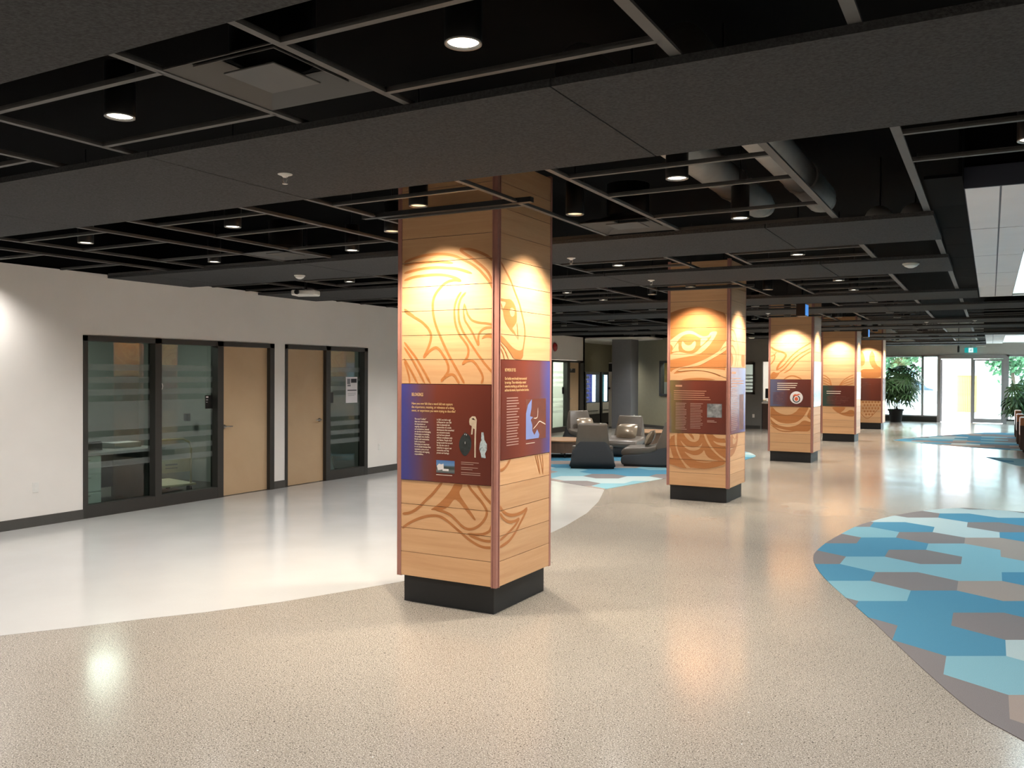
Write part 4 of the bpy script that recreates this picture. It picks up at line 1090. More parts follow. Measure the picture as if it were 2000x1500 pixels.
# ================================================================== CARPETS (hexagon tiles let into the floor)
HS, HW = 0.378, 0.655
HEX = [(0, HS), (-HW / 2, HS / 2), (-HW / 2, -HS / 2), (0, -HS), (HW / 2, -HS / 2), (HW / 2, HS / 2)]
NEAR = {(1, -6): 'G', (0, -6): 'G', (0, -5): 'G', (1, -5): 'T', (0, -4): 'G', (1, -4): 'L', (1, -3): 'P', (-1, -3): 'G', (0, -3): 'B', (-1, -2): 'G', (0, -2): 'B',
        (1, -2): 'G', (-2, -1): 'G', (-1, -1): 'L', (0, -1): 'B', (1, -1): 'B', (-1, 0): 'B', (0, 0): 'G', (1, 0): 'T', (-2, 1): 'G', (-1, 1): 'L', (0, 1): 'L', (1, 1): 'B',
        (-1, 2): 'B', (0, 2): 'G', (1, 2): 'L', (-2, 3): 'G', (-1, 3): 'B', (0, 3): 'L', (1, 3): 'T', (-1, 4): 'L', (0, 4): 'G', (1, 4): 'T', (-2, 5): 'G', (-1, 5): 'B',
        (0, 5): 'P', (1, 5): 'B', (-1, 6): 'P', (0, 6): 'P', (1, 6): 'G', (-1, 7): 'G', (0, 7): 'B', (1, 7): 'B', (0, 8): 'P', (1, 8): 'P', (-2, 6): 'P', (-2, 4): 'G'}
def carpet(label, outline, colours, seed, n=6):
    o = tag(empty('carpet_inlay', (outline[0][0], outline[0][1], 0)), label, 'carpet', 'hexagon carpet inlays')
    ox, oy = outline[0]
    rnd = random.Random(seed)
    xs = [p[0] for p in outline]; ys = [p[1] for p in outline]
    full = {}
    for j in range(int((min(ys) - 8.1) / .567) - 1, int((max(ys) - 8.1) / .567) + 2):
        for i in range(int((min(xs) + .554) / HW) - 2, int((max(xs) + .554) / HW) + 2):
            cx = -.554 + HW * i + (HW / 2 if j % 2 else 0); cy = 8.10 + .567 * j
            poly = list(outline)
            hx = [(cx + a, cy + b) for a, b in HEX]
            for q in range(6):
                (x0, y0), (x1, y1) = hx[q], hx[(q + 1) % 6]
                if len(poly) < 3: break
                poly = clip(poly, lambda p: (x1 - x0) * (p[1] - y0) - (y1 - y0) * (p[0] - x0))
            # drop repeated points
            pp = []
            for p in poly:
                if not pp or math.hypot(p[0] - pp[-1][0], p[1] - pp[-1][1]) > 1e-4: pp.append(p)
            if len(pp) > 1 and math.hypot(pp[0][0] - pp[-1][0], pp[0][1] - pp[-1][1]) < 1e-4: pp.pop()
            if len(pp) < 3: continue
            col = colours.get((i, j)) or rnd.choice('BBLLPGGT')
            MB().prism([(a - ox, b - oy) for a, b in pp], 0.0004, 0.0042).build('carpet_tile', 'carpet_' + col, o)
    return o
def smooth(pts, n=5): return catmull(pts, n)
c_big = smooth([(0.9, 3.9), (0.156, 4.806), (-0.066, 5.1), (-0.346, 5.709), (-0.741, 6.668), (-1.241, 7.83), (-1.475, 8.64), (-1.50, 9.3), (-1.437, 10.05), (-1.312, 10.9), (-0.995, 11.9), (-0.62, 12.6), (-0.3, 12.95)], 4)
carpet('large blue and grey hexagon carpet at the right foreground', c_big + [(3.6, 12.95), (3.6, 3.9)], NEAR, 3)
c_lounge = [(-5.142, 12.193)] + smooth([(-4.95, 13.2), (-4.80, 14.15), (-4.62, 15.6), (-4.50, 17.0), (-4.42, 18.4), (-4.46, 19.0), (-4.75, 19.7)], 4)[:-1] + smooth([(-4.75, 19.7), (-5.6, 20.6), (-6.8, 21.3), (-8.2, 21.2), (-9.2, 20.2), (-9.4, 18.6), (-9.2, 16.6), (-8.5, 14.6), (-7.6, 13.5), (-6.363, 12.79)], 4)
carpet('blue hexagon carpet with pointed tip under the lounge chairs', c_lounge[::1], {(-7, 7): 'B', (-7, 8): 'L', (-6, 8): 'L', (-8, 8): 'G', (-7, 9): 'L', (-8, 9): 'P', (-6, 9): 'G', (-8, 10): 'G', (-7, 10): 'P', (-6, 10): 'B', (-9, 9): 'P'}, 11)
carpet('small blue carpet tip at the right edge before the benches', smooth([(3.6, 17.6), (1.6, 18.6), (0.6, 19.5), (0.2, 20.5), (-0.07, 21.35)], 4)[:-1] + [(-0.074, 21.386), (0.6, 21.3), (3.6, 21.2)][::1], {}, 5)
carpet('distant pale blue carpet before the entrance doors', smooth([(3.4, 23.4), (1.5, 23.5), (0.6, 23.74), (-0.7, 24.3), (-1.7, 25.0), (-2.31, 25.7)], 4)[:-1] + smooth([(-2.31, 25.7), (-2.0, 26.8), (-1.3, 28.4), (-0.6, 29.8), (-0.1, 30.7), (1.2, 31.2), (3.4, 31.2)], 4), {}, 8)

# ================================================================== CEILING FIXTURES
can_mb = MB().lathe([(.066, 0), (.068, .0045), (.068, .24), (.02, .25)], 24, closed=True)
can_me = can_mb.mesh('housing', True)
ring_me = MB().lathe([(.068, 0), (.068, -.005), (.060, -.005), (.056, .004)], 24, closed=True).mesh('trim_ring', True)
lens_me = MB().lathe([(.001, .038), (.03, .036), (.044, .022), (.056, .004)], 24, closed=True).mesh('reflector', True)
def can(loc, label, watts, rgb, lens, group=None, size=136, blend=.85):
    o = tag(empty('can_downlight', loc), label, 'downlight', group)
    obj('housing', can_me, 'can', o); obj('trim_ring', ring_me, 'ring', o); obj('reflector', lens_me, lens, o)
    MB().tube([(0, 0, .25), (0, 0, DECK - loc[2] - .01)], .008, 6).build('hanger', 'can', o)
    if watts: spot('lamp_light', watts, rgb, o, (0, 0, -.012), size, blend, .045)
    return o
NTH = ['first', 'second', 'third', 'fourth', 'fifth', 'sixth', 'seventh', 'eighth', 'ninth', 'tenth', 'eleventh', 'twelfth', 'thirteenth', 'fourteenth', 'fifteenth', 'sixteenth']
LX = [-1.668, -3.55, -5.40, -7.28]
nr = 0
for iy, y in enumerate(LIGHT_Y):
    for ix, x in enumerate(LX):
        if y > 26 and ix > 1: continue
        if ix == 1 and any(abs(y - cy) < 1.1 for cy in CYS): continue
        if y < 2: lab, grp = 'added unseen can downlight near the viewer, %s row, %s from the right' % (NTH[iy], NTH[ix]), 'added cans behind the viewer'  # unseen rows added to light the foreground floor
        else:
            lab = 'lit black can downlight, %s lamp row from the viewer, %s from the right' % (NTH[iy - 2], NTH[ix]); grp = 'can downlights in the grid'
        can((x, y, 2.938), lab, CAN_WATTS, (1.0, .975, .945), 'lens', grp)
for y in LIGHT_Y:
    if 18 < y < 26: can((-9.12, y, 2.938), 'added black can downlight brightening the lounge by the far wall, %s of four' % {19.05: 'nearest', 21.3: 'second', 23.9: 'third', 25.4: 'farthest'}[y], CAN_WATTS, (1.0, .975, .945), 'lens', 'can downlights in the grid')  # extra cans added to brighten the dark lounge
    if y < 6:
        for i, x in enumerate((.17, 2.01, 3.85)): can((x, y, 2.938), 'added unseen can downlight beyond the right edge, %s row, %s from the edge' % (NTH[LIGHT_Y.index(y)], NTH[i]), CAN_WATTS, (1.0, .975, .945), 'lens', 'added cans beyond the right edge')  # out-of-view cans added to brighten the carpet on the right
can((-9.10, 5.05, 2.938), 'lit can downlight close to the left wall, washing it', CAN_WATTS, (1.0, .975, .945), 'lens')
for k, cy in enumerate(CYS):
    for nm, dx, dy in (('in front of', 0, -.80), ('to the right of', .845, 0), ('to the left of', -.83, 0), ('behind', 0, .845)):
        can((CX + dx, cy + dy, 2.938), 'warm black accent can %s the %s wooden column' % (nm, ORD[k].split(' ')[0]), ACCENT_WATTS, (1.0, .87, .69), 'lens_warm', 'accent cans around the columns', 110, .75)
can((-10.0, 25.85, 2.95), 'can downlight washing the slate pillar', 90, (1.0, .975, .945), 'lens')
for x, y in ((-11.7, 28.0), (-11.3, 27.2), (-11.0, 29.6)):
    a = tag(empty('alcove_downlight', (x, y, 2.893)), 'small recessed downlight in the white alcove ceiling, %s' % {28.0: 'middle one', 27.2: 'nearest one', 29.6: 'farthest one'}[y], 'downlight', 'alcove downlights')
    MB().lathe([(.07, .006), (.075, 0), (.055, -.004), (.05, .004)], 20, closed=True).build('trim_ring', 'white', a, smooth=True)
    MB().lathe([(.001, .0035), (.05, .003)], 20, closed=True).build('lens', 'lens', a)
    spot('lamp_light', 110, (1, .93, .8), a, (0, 0, -.012), 120, .8)

def diffuser(x, y, label):
    o = tag(empty('air_diffuser', (x, y, CEIL)), label, 'vent')
    for i, (a, z) in enumerate(((.295, .0045), (.215, .028), (.135, .010))):
        m = MB(); b = a - .075 if i < 2 else 0
        if i < 2:
            vs = [(-a, -a, z), (a, -a, z), (a, a, z), (-a, a, z), (-b, -b, z + .035), (b, -b, z + .035), (b, b, z + .035), (-b, b, z + .035)]
            vs += [(p[0], p[1], p[2] + .006) for p in vs]
            m.add(vs, [(0, 1, 5, 4), (1, 2, 6, 5), (2, 3, 7, 6), (3, 0, 4, 7), (8, 12, 13, 9), (9, 13, 14, 10), (10, 14, 15, 11), (11, 15, 12, 8), (0, 8, 9, 1), (1, 9, 10, 2), (2, 10, 11, 3), (3, 11, 8, 0)])
            m.build('cone_ring', 'diffuser', o)
        else: m.box(-a, a, -a, a, z, z + .008); m.build('centre_plate', 'diffuser', o, bevel=.004)
    MB().lathe([(.17, .09), (.17, .34), (.001, .34)], 20, closed=True).build('neck', 'can', o, smooth=True)
    return o
diffuser(-2.555, 2.60, 'square stepped air diffuser in the nearest ceiling bay')
diffuser(-2.555, 6.51, 'square air diffuser behind the nearest column, right side')
diffuser(-6.22, 6.51, 'square air diffuser in the bay nearer the left wall')

def sprinkler(x, y, label):
    o = tag(empty('sprinkler_head', (x, y, 2.895)), label, 'sprinkler', 'sprinkler heads')
    MB().lathe([(.042, 0), (.042, -.004), (.02, -.012), (.012, -.02)], 20).build('escutcheon', 'white', o, smooth=True)
    for s in (-1, 1): MB().tube([(s * .010, 0, -.012), (s * .016, 0, -.035), (s * .004, 0, -.055)], .003, 6).build('yoke_arm', 'chrome', o)
    MB().lathe([(.016, -.055), (.016, -.059), (.004, -.062)], 16).build('deflector', 'chrome', o)
for x, y, l in ((-3.56, 3.72, 'white sprinkler head under the nearest wide panel'), (-3.62, 7.72, 'white sprinkler head under the panel past the nearest column'), (-3.60, 9.95, 'white sprinkler head before the second column'),
                (-3.6, 16.2, 'white sprinkler head before the third column'), (-7.4, 14.0, 'white sprinkler head above the lounge side'), (-1.2, 20.2, 'white sprinkler head above the distant carpet'), (-0.3, 20.0, 'white sprinkler head near the white ceiling')):
    sprinkler(x, y, l)
def dome(x, y, label, r=.065, z=2.895):
    o = tag(empty('smoke_detector', (x, y, z)), label, 'detector')
    MB().lathe([(r, 0), (r, -.012), (r * .97, -.016)], 24).build('base', 'white', o, smooth=True)
    MB().lathe([(r * .92, -.016), (r * .7, -.034), (r * .3, -.048), (.001, -.05)], 24).build('cover', 'white', o, smooth=True)
dome(-7.06, 7.62, 'white smoke detector above the left wall doors')
dome(-0.72, 9.62, 'white conical smoke detector at the right of the ceiling', .08)
dome(-6.6, 19.9, 'white smoke detector above the lounge chairs', .1)
dome(-6.3, 26.2, 'white smoke detector beside the second column top', .1)
pj = tag(empty('ceiling_projector', (-8.0, 8.75, 2.80), R(20)), 'white ceiling projector hung by the left wall', 'projector')
MB().box(-.16, .16, -.12, .12, -.02, .055).build('body', 'white', pj, bevel=.02, seg=3)
MB().lathe([(.03, 0), (.03, .03)], 16).build('lens_barrel', 'vend', pj, (-.07, -.12, .02), (R(90), 0, 0))
MB().box(-.1, -.02, -.05, .05, .055, .075).build('control_panel', 'vend', pj)
MB().tube([(0, 0, .055), (0, 0, .95)], .018, 10).build('mount_pole', 'vend', pj)

for x, l in ((-1.38, 'grey round air duct above the grid, right one'), (-1.94, 'grey round air duct above the grid, left one')):
    d = tag(empty('air_duct', (x, 4.2, 3.38)), l, 'duct')
    MB().tube([(0, 0, 0), (0, 4.1, 0)], .135, 20).build('pipe', 'duct', d, smooth=True)
    for y in (1.2, 3.1): MB().tube([(0, y, 0), (0, y + .06, 0)], .144, 20).build('collar', 'duct', d, smooth=True)
    MB().tube([(0, 4.1, 0), (0, 4.2, 0), (0, 4.35, .01)], .135, 20, .10).build('reducer', 'duct', d, smooth=True)
    for y in (.8, 2.6): MB().tube([(0, y, .13), (0, y, DECK - 3.385)], .008, 6).build('hanger_rod', 'can', d)
for x, y, l in ((-0.62, 8.6, 'short grey duct drop near the white ceiling'), (-0.92, 8.6, 'short grey duct drop left of its twin')):
    d = tag(empty('air_duct', (x, y, 3.2)), l, 'duct')
    MB().tube([(0, 0, 0), (0, .6, 0)], .12, 20).build('pipe', 'duct', d, smooth=True)
    MB().tube([(0, .25, 0), (0, .3, 0)], .128, 20).build('collar', 'duct', d, smooth=True)
    MB().tube([(0, .15, .11), (0, .15, DECK - 3.205)], .008, 6).build('hanger_rod', 'can', d)

def blade_sign(x, y, label):
    o = tag(empty('hanging_sign', (x, y, 2.70)), label, 'sign')
    MB().box(-.07, .07, -.14, .14, 0, .20).build('housing', 'vend', o, bevel=.006)
    MB().box(.07, .074, -.125, .125, .015, .185).build('lit_face', 'screen_blue', o)
    MB().tube([(0, 0, .2), (0, 0, DECK - 2.70)], .015, 8).build('stem', 'vend', o)
blade_sign(-2.66, 14.4, 'hanging black sign with blue face above the third column')
blade_sign(-2.70, 22.8, 'small hanging black sign with blue edge above the fifth column')

# ================================================================== LOUNGE FURNITURE
def lounge_chair(loc, face, label, cushion=True):
    """face = direction (dx, dy) the sitter looks; modelled facing -y"""
    o = tag(empty('lounge_chair', loc, math.atan2(face[1], face[0]) + R(90)), label, 'chair', 'lounge chairs on the carpet')
    w = lambda y, z: .43 - .15 * max(0, min(1, (z - .08) / .5)) - .05 * max(0, min(1, (y + .2) / .6)) * (z > .3)
    shell = [(-.46, .03), (-.2, .02), (.2, .02), (.44, .03), (.50, .10), (.50, .22), (.47, .38), (.43, .52), (.36, .53), (.24, .40), (.10, .30), (-.12, .24), (-.36, .22), (-.46, .20), (-.49, .12)]
    MB().xprism(shell, w).build('shell', 'fabric', o, smooth=True, bevel=.045, seg=4)
    seat = [(-.47, .19), (-.30, .20), (.05, .24), (.20, .32), (.19, .42), (.05, .37), (-.25, .36), (-.42, .35), (-.48, .28)]
    MB().xprism(seat, lambda y, z: .385 if z > .22 else .37).build('seat', 'leather', o, smooth=True, bevel=.03, seg=3)
    back = [(.14, .30), (.20, .45), (.28, .65), (.345, .84), (.40, .85), (.43, .82), (.44, .60), (.43, .48), (.36, .30)]
    MB().xprism(back, lambda y, z: .33 - .07 * max(0, min(1, (z - .35) / .5))).build('backrest', 'leather', o, smooth=True, bevel=.022, seg=3)
    MB().box(-.40, .40, -.42, .40, 0, .03).build('glide', 'vend', o)
    if cushion:
        cz = empty('scatter_cushion', (0, 0, 0))
        mb = MB(); n = 8; vs, fs = [], []
        for s in (-1, 1):
            for i in range(n + 1):
                for j in range(n + 1):
                    a, b = i / n * 2 - 1, j / n * 2 - 1
                    t = .075 * (max(0, 1 - a * a) ** .5) * (max(0, 1 - b * b) ** .5)
                    vs.append((a * .23 * (1 - .08 * b * b), s * t, b * .17 * (1 - .08 * a * a)))
        g = (n + 1) ** 2
        for q in range(2):
            for i in range(n):
                for j in range(n):
                    a = q * g + i * (n + 1) + j; fs.append((a, a + 1, a + n + 2, a + n + 1) if q else (a, a + n + 1, a + n + 2, a + 1))
        mb.add(vs, fs)
        rz = math.atan2(face[1], face[0]) + R(90)
        off = Matrix.Rotation(rz, 3, 'Z') @ Vector((.02, .03, .53))
        bpy.data.objects.remove(cz)
        p = mb.build('scatter_cushion', 'pillow', None, (loc[0] + off.x, loc[1] + off.y, off.z), (R(-28), 0, rz), True)
        tag(p, 'shiny bronze cushion on the %s' % label.replace('taupe leather ', ''), 'cushion', 'cushions on the lounge chairs')
    return o
lounge_chair((-6.62, 15.12, .0045), (-.40, .92), 'taupe leather lounge chair seen from behind', False)
lounge_chair((-5.80, 15.95, .0045), (-.97, -.22), 'taupe leather lounge chair in profile beside the second column')
lounge_chair((-6.93, 17.6, .0045), (.08, -1.0), 'taupe leather lounge chair facing the viewer')
lounge_chair((-8.75, 19.55, .0045), (.80, -.60), 'taupe leather lounge chair by the far round table')
lounge_chair((-8.74, 15.72, .0045), (.75, .66), 'lounge chair mostly hidden behind the nearest column', False)
def drum(loc, r, h, label):
    o = tag(empty('drum_table', loc), label, 'table', 'round drum tables')
    MB().lathe([(r, h - .02), (r, h), (r - .004, h + .004)], 48).build('tabletop', 'tabletop', o)
    MB().lathe([(r * .94, .10), (r * .97, h - .02)], 48).build('drum_side', 'tableside', o)
    for k in range(4):
        a = R(30 + 90 * k)
        MB().tube([(r * .8 * math.cos(a), r * .8 * math.sin(a), 0), (r * .8 * math.cos(a), r * .8 * math.sin(a), .11)], .022, 10).build('leg', 'vend', o)
drum((-8.02, 16.75, .0045), .56, .36, 'round wooden drum table beside the nearest column')
drum((-7.25, 19.75, .0045), .62, .40, 'round wooden drum table behind the lounge chairs')

# vending machines in the alcove
def vending(y0, y1, label, kind):
    o = tag(empty('vending_machine', (-11.9, y0, 0)), label, 'vending machine', 'vending machines in the alcove')
    w = y1 - y0
    mb = MB(); mb.box(-.85, -.25, 0, w, .06, 1.84); mb.box(-.25, 0, 0, .09, .06, 1.84); mb.box(-.25, 0, w - .09, w, .06, 1.84); mb.box(-.25, 0, .09, w - .09, 1.76, 1.84); mb.box(-.25, 0, .09, w - .09, .06, .80)
    mb.build('cabinet', 'vend', o)
    MB().box(-.248, -.24, .09, w - .09, .80, 1.76).build('lit_interior', 'vend_blue' if kind == 0 else 'vend_teal', o)
    MB().box(.0, .012, .10, w - .06, .40, .78).build('lower_panel', 'vend_panel', o, bevel=.01)
    MB().box(.012, .02, .16, w - .2, .50, .52).build('slot', 'vend', o)
    if kind == 0:
        for i in range(6):
            s_ = MB().box(-.24, -.06, .10, .62, .84 + .155 * i, .85 + .155 * i).build('shelf', 'vend_panel', o)
            for j in range(4): MB().box(-.20, -.10, .12 + .12 * j, .20 + .12 * j, .85 + .155 * i, .94 + .155 * i).build('snack_packet', 'snack', s_)
    MB().tube([(-.06, w * (.68 if kind == 0 else .5), .82), (-.06, w * (.68 if kind == 0 else .5), 1.74)], .055, 12).build('light_tube', 'tube', o, smooth=True)
    MB().box(-.004, .0, .09, w - .09, .80, 1.76).build('glass_front', 'clear', o)
    for a in (.1, w - .1): MB().box(-.8, -.05, a - .03, a + .03, 0, .06).build('foot', 'vend', o)
vending(26.55, 27.80, 'black snack vending machine with lit shelves', 0)
vending(27.92, 28.95, 'teal lit drinks vending machine beside the pillar', 1)
wp = tag(empty('white_cabinet_door', (-11.02, 26.5, 0)), 'tall white panel standing left of the slate pillar', 'panel')
MB().box(-.10, .12, .2, .26, .02, 2.15).build('panel', 'white', wp, bevel=.004)
MB().box(-.10, .05, .19, .2, 1.85, 2.12).build('black_card', 'sign', wp)
MB().lathe([(.04, 0), (.04, .05)], 12).build('knob', 'vend', wp, (-.08, .2, 1.3), (R(90), 0, 0))

bell = tag(empty('fire_bell', (-11.45, 23.26, 2.57)), 'round red fire bell high on the lounge wall', 'bell')
MB().lathe([(.13, .02), (.128, .04), (.10, .065), (.05, .078), (.001, .08)], 28).build('gong', 'red', bell, rot=(0, R(90), 0), smooth=True)
MB().box(0, .025, -.06, .06, -.06, .06).build('back_box', 'red', bell)
MB().lathe([(.02, .08), (.02, .09)], 12).build('centre_bolt', 'chrome', bell, rot=(0, R(90), 0))

# reception counter, monitor, rack
rc = tag(empty('reception_counter', (-6.57, 28.8, 0)), 'dark reception counter with white worktop', 'counter')
MB().box(.02, 1.95, .0, .5, 0, .83).build('front', 'brown_side', rc)
MB().box(.0, 1.96, -.05, .55, .83, .88).build('worktop', 'white', rc, bevel=.006)
mo = tag(empty('computer_monitor', (-6.32, 29.0, .88), R(-25)), 'black computer monitor on the reception counter', 'monitor')
MB().box(-.22, .22, -.02, .02, .12, .44).build('screen', 'vend', mo, bevel=.008)
MB().box(-.025, .025, -.015, .015, .01, .13).build('stand_neck', 'vend', mo)
MB().box(-.1, .1, -.07, .07, 0, .012).build('stand_base', 'vend', mo)
ph = tag(empty('desk_telephone', (-6.48, 28.86, .88)), 'white desk telephone on the counter edge', 'telephone')
MB().box(-.06, .06, -.06, .06, 0, .03).build('body', 'white', ph, bevel=.008); MB().tube([(-.05, -.05, .05), (0, -.05, .058), (.05, -.05, .05)], .014, 8).build('handset', 'white', ph)
rk = tag(empty('paper_rack', (-7.15, 29.5, 1.13)), 'wire rack of papers behind the reception window', 'rack')
for i in range(6):
    s_ = MB().box(-.2, .2, 0, .25, .12 * i, .12 * i + .01).build('tray', 'ink', rk)
    MB().box(-.17, .17, .01, .24, .12 * i + .01, .12 * i + .05).build('paper_stack', 'paper', s_)
MB().box(-.21, -.2, 0, .25, -.2, .75).build('upright', 'ink', rk); MB().box(.2, .21, 0, .25, -.2, .75).build('upright', 'ink', rk)
rs = tag(MB().box(-.5, .5, 0, .4, 0, .93).build('credenza', 'slat', None, (-7.15, 29.42, 0)), 'pale wood credenza behind the reception window', 'cabinet')

# ================================================================== ENTRANCE
en = struct(empty('window_15', (0, FAR, 0)))
for a, b in ((-3.95, -3.85), (-2.35, -2.27), (-1.80, -1.68)): MB().box(a, b, -.04, .14, .0 if a > -2 else .2, 2.57).build('frame_post', 'alu', en)
MB().box(-3.95, -1.74, -.05, .15, .2, .25).build('frame_sill', 'alu', en); MB().box(-3.95, -1.74, -.04, .14, 2.50, 2.57).build('frame_head', 'alu', en)
MB().box(-3.85, -2.35, .04, .048, .25, 2.5).build('pane', 'clear', en); MB().box(-2.27, -1.80, .04, .048, .25, 2.5).build('pane', 'clear', en)
struct(MB().box(-3.95, -1.80, FAR - .012, FAR, 0, .2).build('baseboard_entrance', 'frame'))
dr = struct(empty('door_10', (0, FAR, 0)))
MB().box(-1.74, .5, -.05, .15, 2.42, 2.57).build('header_track', 'alu', dr)
for a, b in ((-.66, -.58), (.40, .52)): MB().box(a, b, -.05, .10, 0, 2.42).build('door_post', 'alu', dr)
lf = MB(); lf.box(-.58, -.53, .0, .05, .02, 2.40); lf.box(.34, .40, .0, .05, .02, 2.40); lf.box(-.53, .34, .0, .05, .02, .17); lf.box(-.53, .34, .0, .05, 2.34, 2.40)
lf.build('sliding_leaf', 'alu', dr)
MB().box(-.53, .34, .02, .028, .17, 2.34).build('door_pane', 'clear', dr)
MB().box(-.1, .1, -.004, 0, 1.0, 1.12).build('push_plate', 'chrome', dr) if False else None
lf2 = MB(); lf2.box(-1.68, -1.63, .07, .11, .02, 2.40)
lf2.build('open_leaf_edge', 'alu', dr)
w2 = struct(empty('window_16', (0, FAR, 0)))
for a, b in ((.5, .58), (1.35, 1.43), (2.25, 2.33), (3.12, 3.2)): MB().box(a, b, -.04, .14, .12, 2.57).build('frame_post', 'alu', w2)
MB().box(.58, 3.12, .04, .048, .12, 2.5).build('pane', 'clear', w2); MB().box(.5, 3.2, -.04, .14, 2.50, 2.57).build('frame_head', 'alu', w2); MB().box(.5, 3.2, -.04, .14, .12, .17).build('frame_sill', 'frame', w2)
w3 = struct(empty('window_17', (0, FAR, 0)))
for a in (3.6, 5.06, 6.52): MB().box(a, a + .08, -.04, .14, .12, 2.57).build('frame_post', 'alu', w3)
MB().box(3.68, 6.52, .04, .048, .12, 2.57).build('pane', 'clear', w3)

ex = tag(empty('exit_sign', (-.665, FAR - .32, 2.64)), 'teal running figure exit sign above the sliding doors', 'sign')
MB().box(-.21, .21, -.02, .02, 0, .19).build('housing', 'exit_teal', ex)
MB().box(-.075, .075, -.024, -.02, .012, .178).build('white_square', 'exit_white', ex)
fig = MB()
fig.add([(-.035, -.0245, .03), (-.02, -.0245, .03), (.0, -.0245, .07), (-.012, -.0245, .075)], [(0, 1, 2, 3)])
fig.add([(.045, -.0245, .045), (.05, -.0245, .058), (.015, -.0245, .075), (.002, -.0245, .068)], [(0, 1, 2, 3)])
fig.add([(-.014, -.0245, .07), (.012, -.0245, .07), (.022, -.0245, .122), (-.004, -.0245, .122)], [(0, 1, 2, 3)])
fig.add([(-.045, -.0245, .088), (-.04, -.0245, .08), (.005, -.0245, .108), (.0, -.0245, .118)], [(0, 1, 2, 3)])
fig.add([(.02, -.0245, .115), (.05, -.0245, .092), (.055, -.0245, .1), (.024, -.0245, .124)], [(0, 1, 2, 3)])
fig.add([(.018 + .013 * math.cos(a), -.0245, .142 + .013 * math.sin(a)) for a in [2 * math.pi * i / 12 for i in range(12)]], [tuple(range(12))])
fig.build('running_figure', 'exit_teal', ex)
MB().tube([(0, 0, .19), (0, 0, DECK - 2.64)], .012, 8).build('stem', 'alu', ex)
cm = tag(empty('security_camera', (-1.08, FAR - .3, 2.66)), 'black tube camera hanging left of the exit sign', 'camera')
MB().lathe([(.035, 0), (.035, .22), (.012, .24)], 14).build('body', 'vend', cm, smooth=True); MB().tube([(0, 0, .24), (0, 0, DECK - 2.66)], .012, 8).build('stem', 'vend', cm)
wbx = tag(empty('white_ceiling_box', (-.34, FAR - .5, 2.86)), 'small white box on the ceiling by the exit sign', 'box')
MB().box(-.16, .16, -.08, .08, 0, .06).build('body', 'white', wbx, bevel=.008); MB().lathe([(.02, -.006), (.02, .0)], 12).build('sensor', 'ink', wbx)

# potted lady palms
fan = MB()
for b in range(9):
    a = R(-100 + 25 * b); L_ = .30 - .05 * abs(b - 4) / 4; d = Vector((math.sin(a), math.cos(a), 0)); s_ = Vector((d.y, -d.x, 0))
    pts = []
    for t, ww, dz in ((.03, .004, 0), (.35, .020, -.004), (.75, .018, -.04), (1.0, .003, -.11)):
        p = d * (L_ * t); pts.append((p - s_ * ww + Vector((0, 0, dz)), p + Vector((0, 0, dz + .006)), p + s_ * ww + Vector((0, 0, dz))))
    vs = [v for tr3 in pts for v in tr3]; fs = []
    for i in range(3): fs += [(3 * i, 3 * i + 1, 3 * i + 4, 3 * i + 3), (3 * i + 1, 3 * i + 2, 3 * i + 5, 3 * i + 4)]
    fan.add(vs, fs)
fan_me = fan.mesh('fan_leaf')
fan_me.materials.append(M['leaf'])
def palm(loc, label, nst, nlf, hgt, spread, seed):
    rnd = random.Random(seed)
    o = tag(empty('potted_palm', loc), label, 'plant', 'potted palms by the entrance')
    p = MB().lathe([(.19, 0), (.20, .01), (.255, .42), (.29, .43), (.29, .50), (.265, .50), (.25, .46)], 28, closed=True).build('pot', 'pot', o, smooth=True)
    MB().lathe([(.001, .455), (.255, .455)], 24, closed=True).build('soil', 'soil', o)
    MB().lathe([(.001, .012), (.195, .012)], 24, closed=True).build('pot_floor', 'pot', o)
    stems = []
    for i in range(nst):
        a = rnd.uniform(0, 6.28); r0 = rnd.uniform(.02, .14); h = hgt * rnd.uniform(.55, 1.0); lean = rnd.uniform(.05, .30) * spread
        pts = [(r0 * math.cos(a), r0 * math.sin(a), .44), ((r0 + lean * .3) * math.cos(a), (r0 + lean * .3) * math.sin(a), .44 + (h - .44) * .5), ((r0 + lean) * math.cos(a), (r0 + lean) * math.sin(a), h)]
        MB().tube(pts, .014, 6, .008).build('stem', 'stem', o); stems.append(pts)
    for i in range(nlf):
        st_ = stems[i % nst]; t = 1 - .62 * (i // nst) / max(1, nlf // nst)
        p0, p1, p2 = (Vector(q) for q in st_)
        base = p1.lerp(p2, t * 2 - 1) if t > .5 else p0.lerp(p1, t * 2)
        a = rnd.uniform(0, 6.28); out = rnd.uniform(.12, .40) * spread; up = rnd.uniform(-.10, .30)
        tip = base + Vector((out * math.cos(a), out * math.sin(a), up))
        f_ = obj('fan_leaf', fan_me, None, o, tip, (R(rnd.uniform(-75, -5)), R(rnd.uniform(-15, 15)), a - R(90)))
        s = rnd.uniform(1.3, 1.9); f_.scale = (s, s, s)
        MB().tube([base, base.lerp(tip, .5) + Vector((0, 0, .03)), tip], .005, 5).build('leaf_stalk', 'stem', o)
palm((-3.16, 35.9, 0), 'leafy potted palm in a black pot by the entrance window', 9, 70, 2.2, 1.5, 4)
palm((1.05, 31.6, 0), 'potted palm at the right edge behind the benches', 7, 50, 1.75, 1.1, 9)

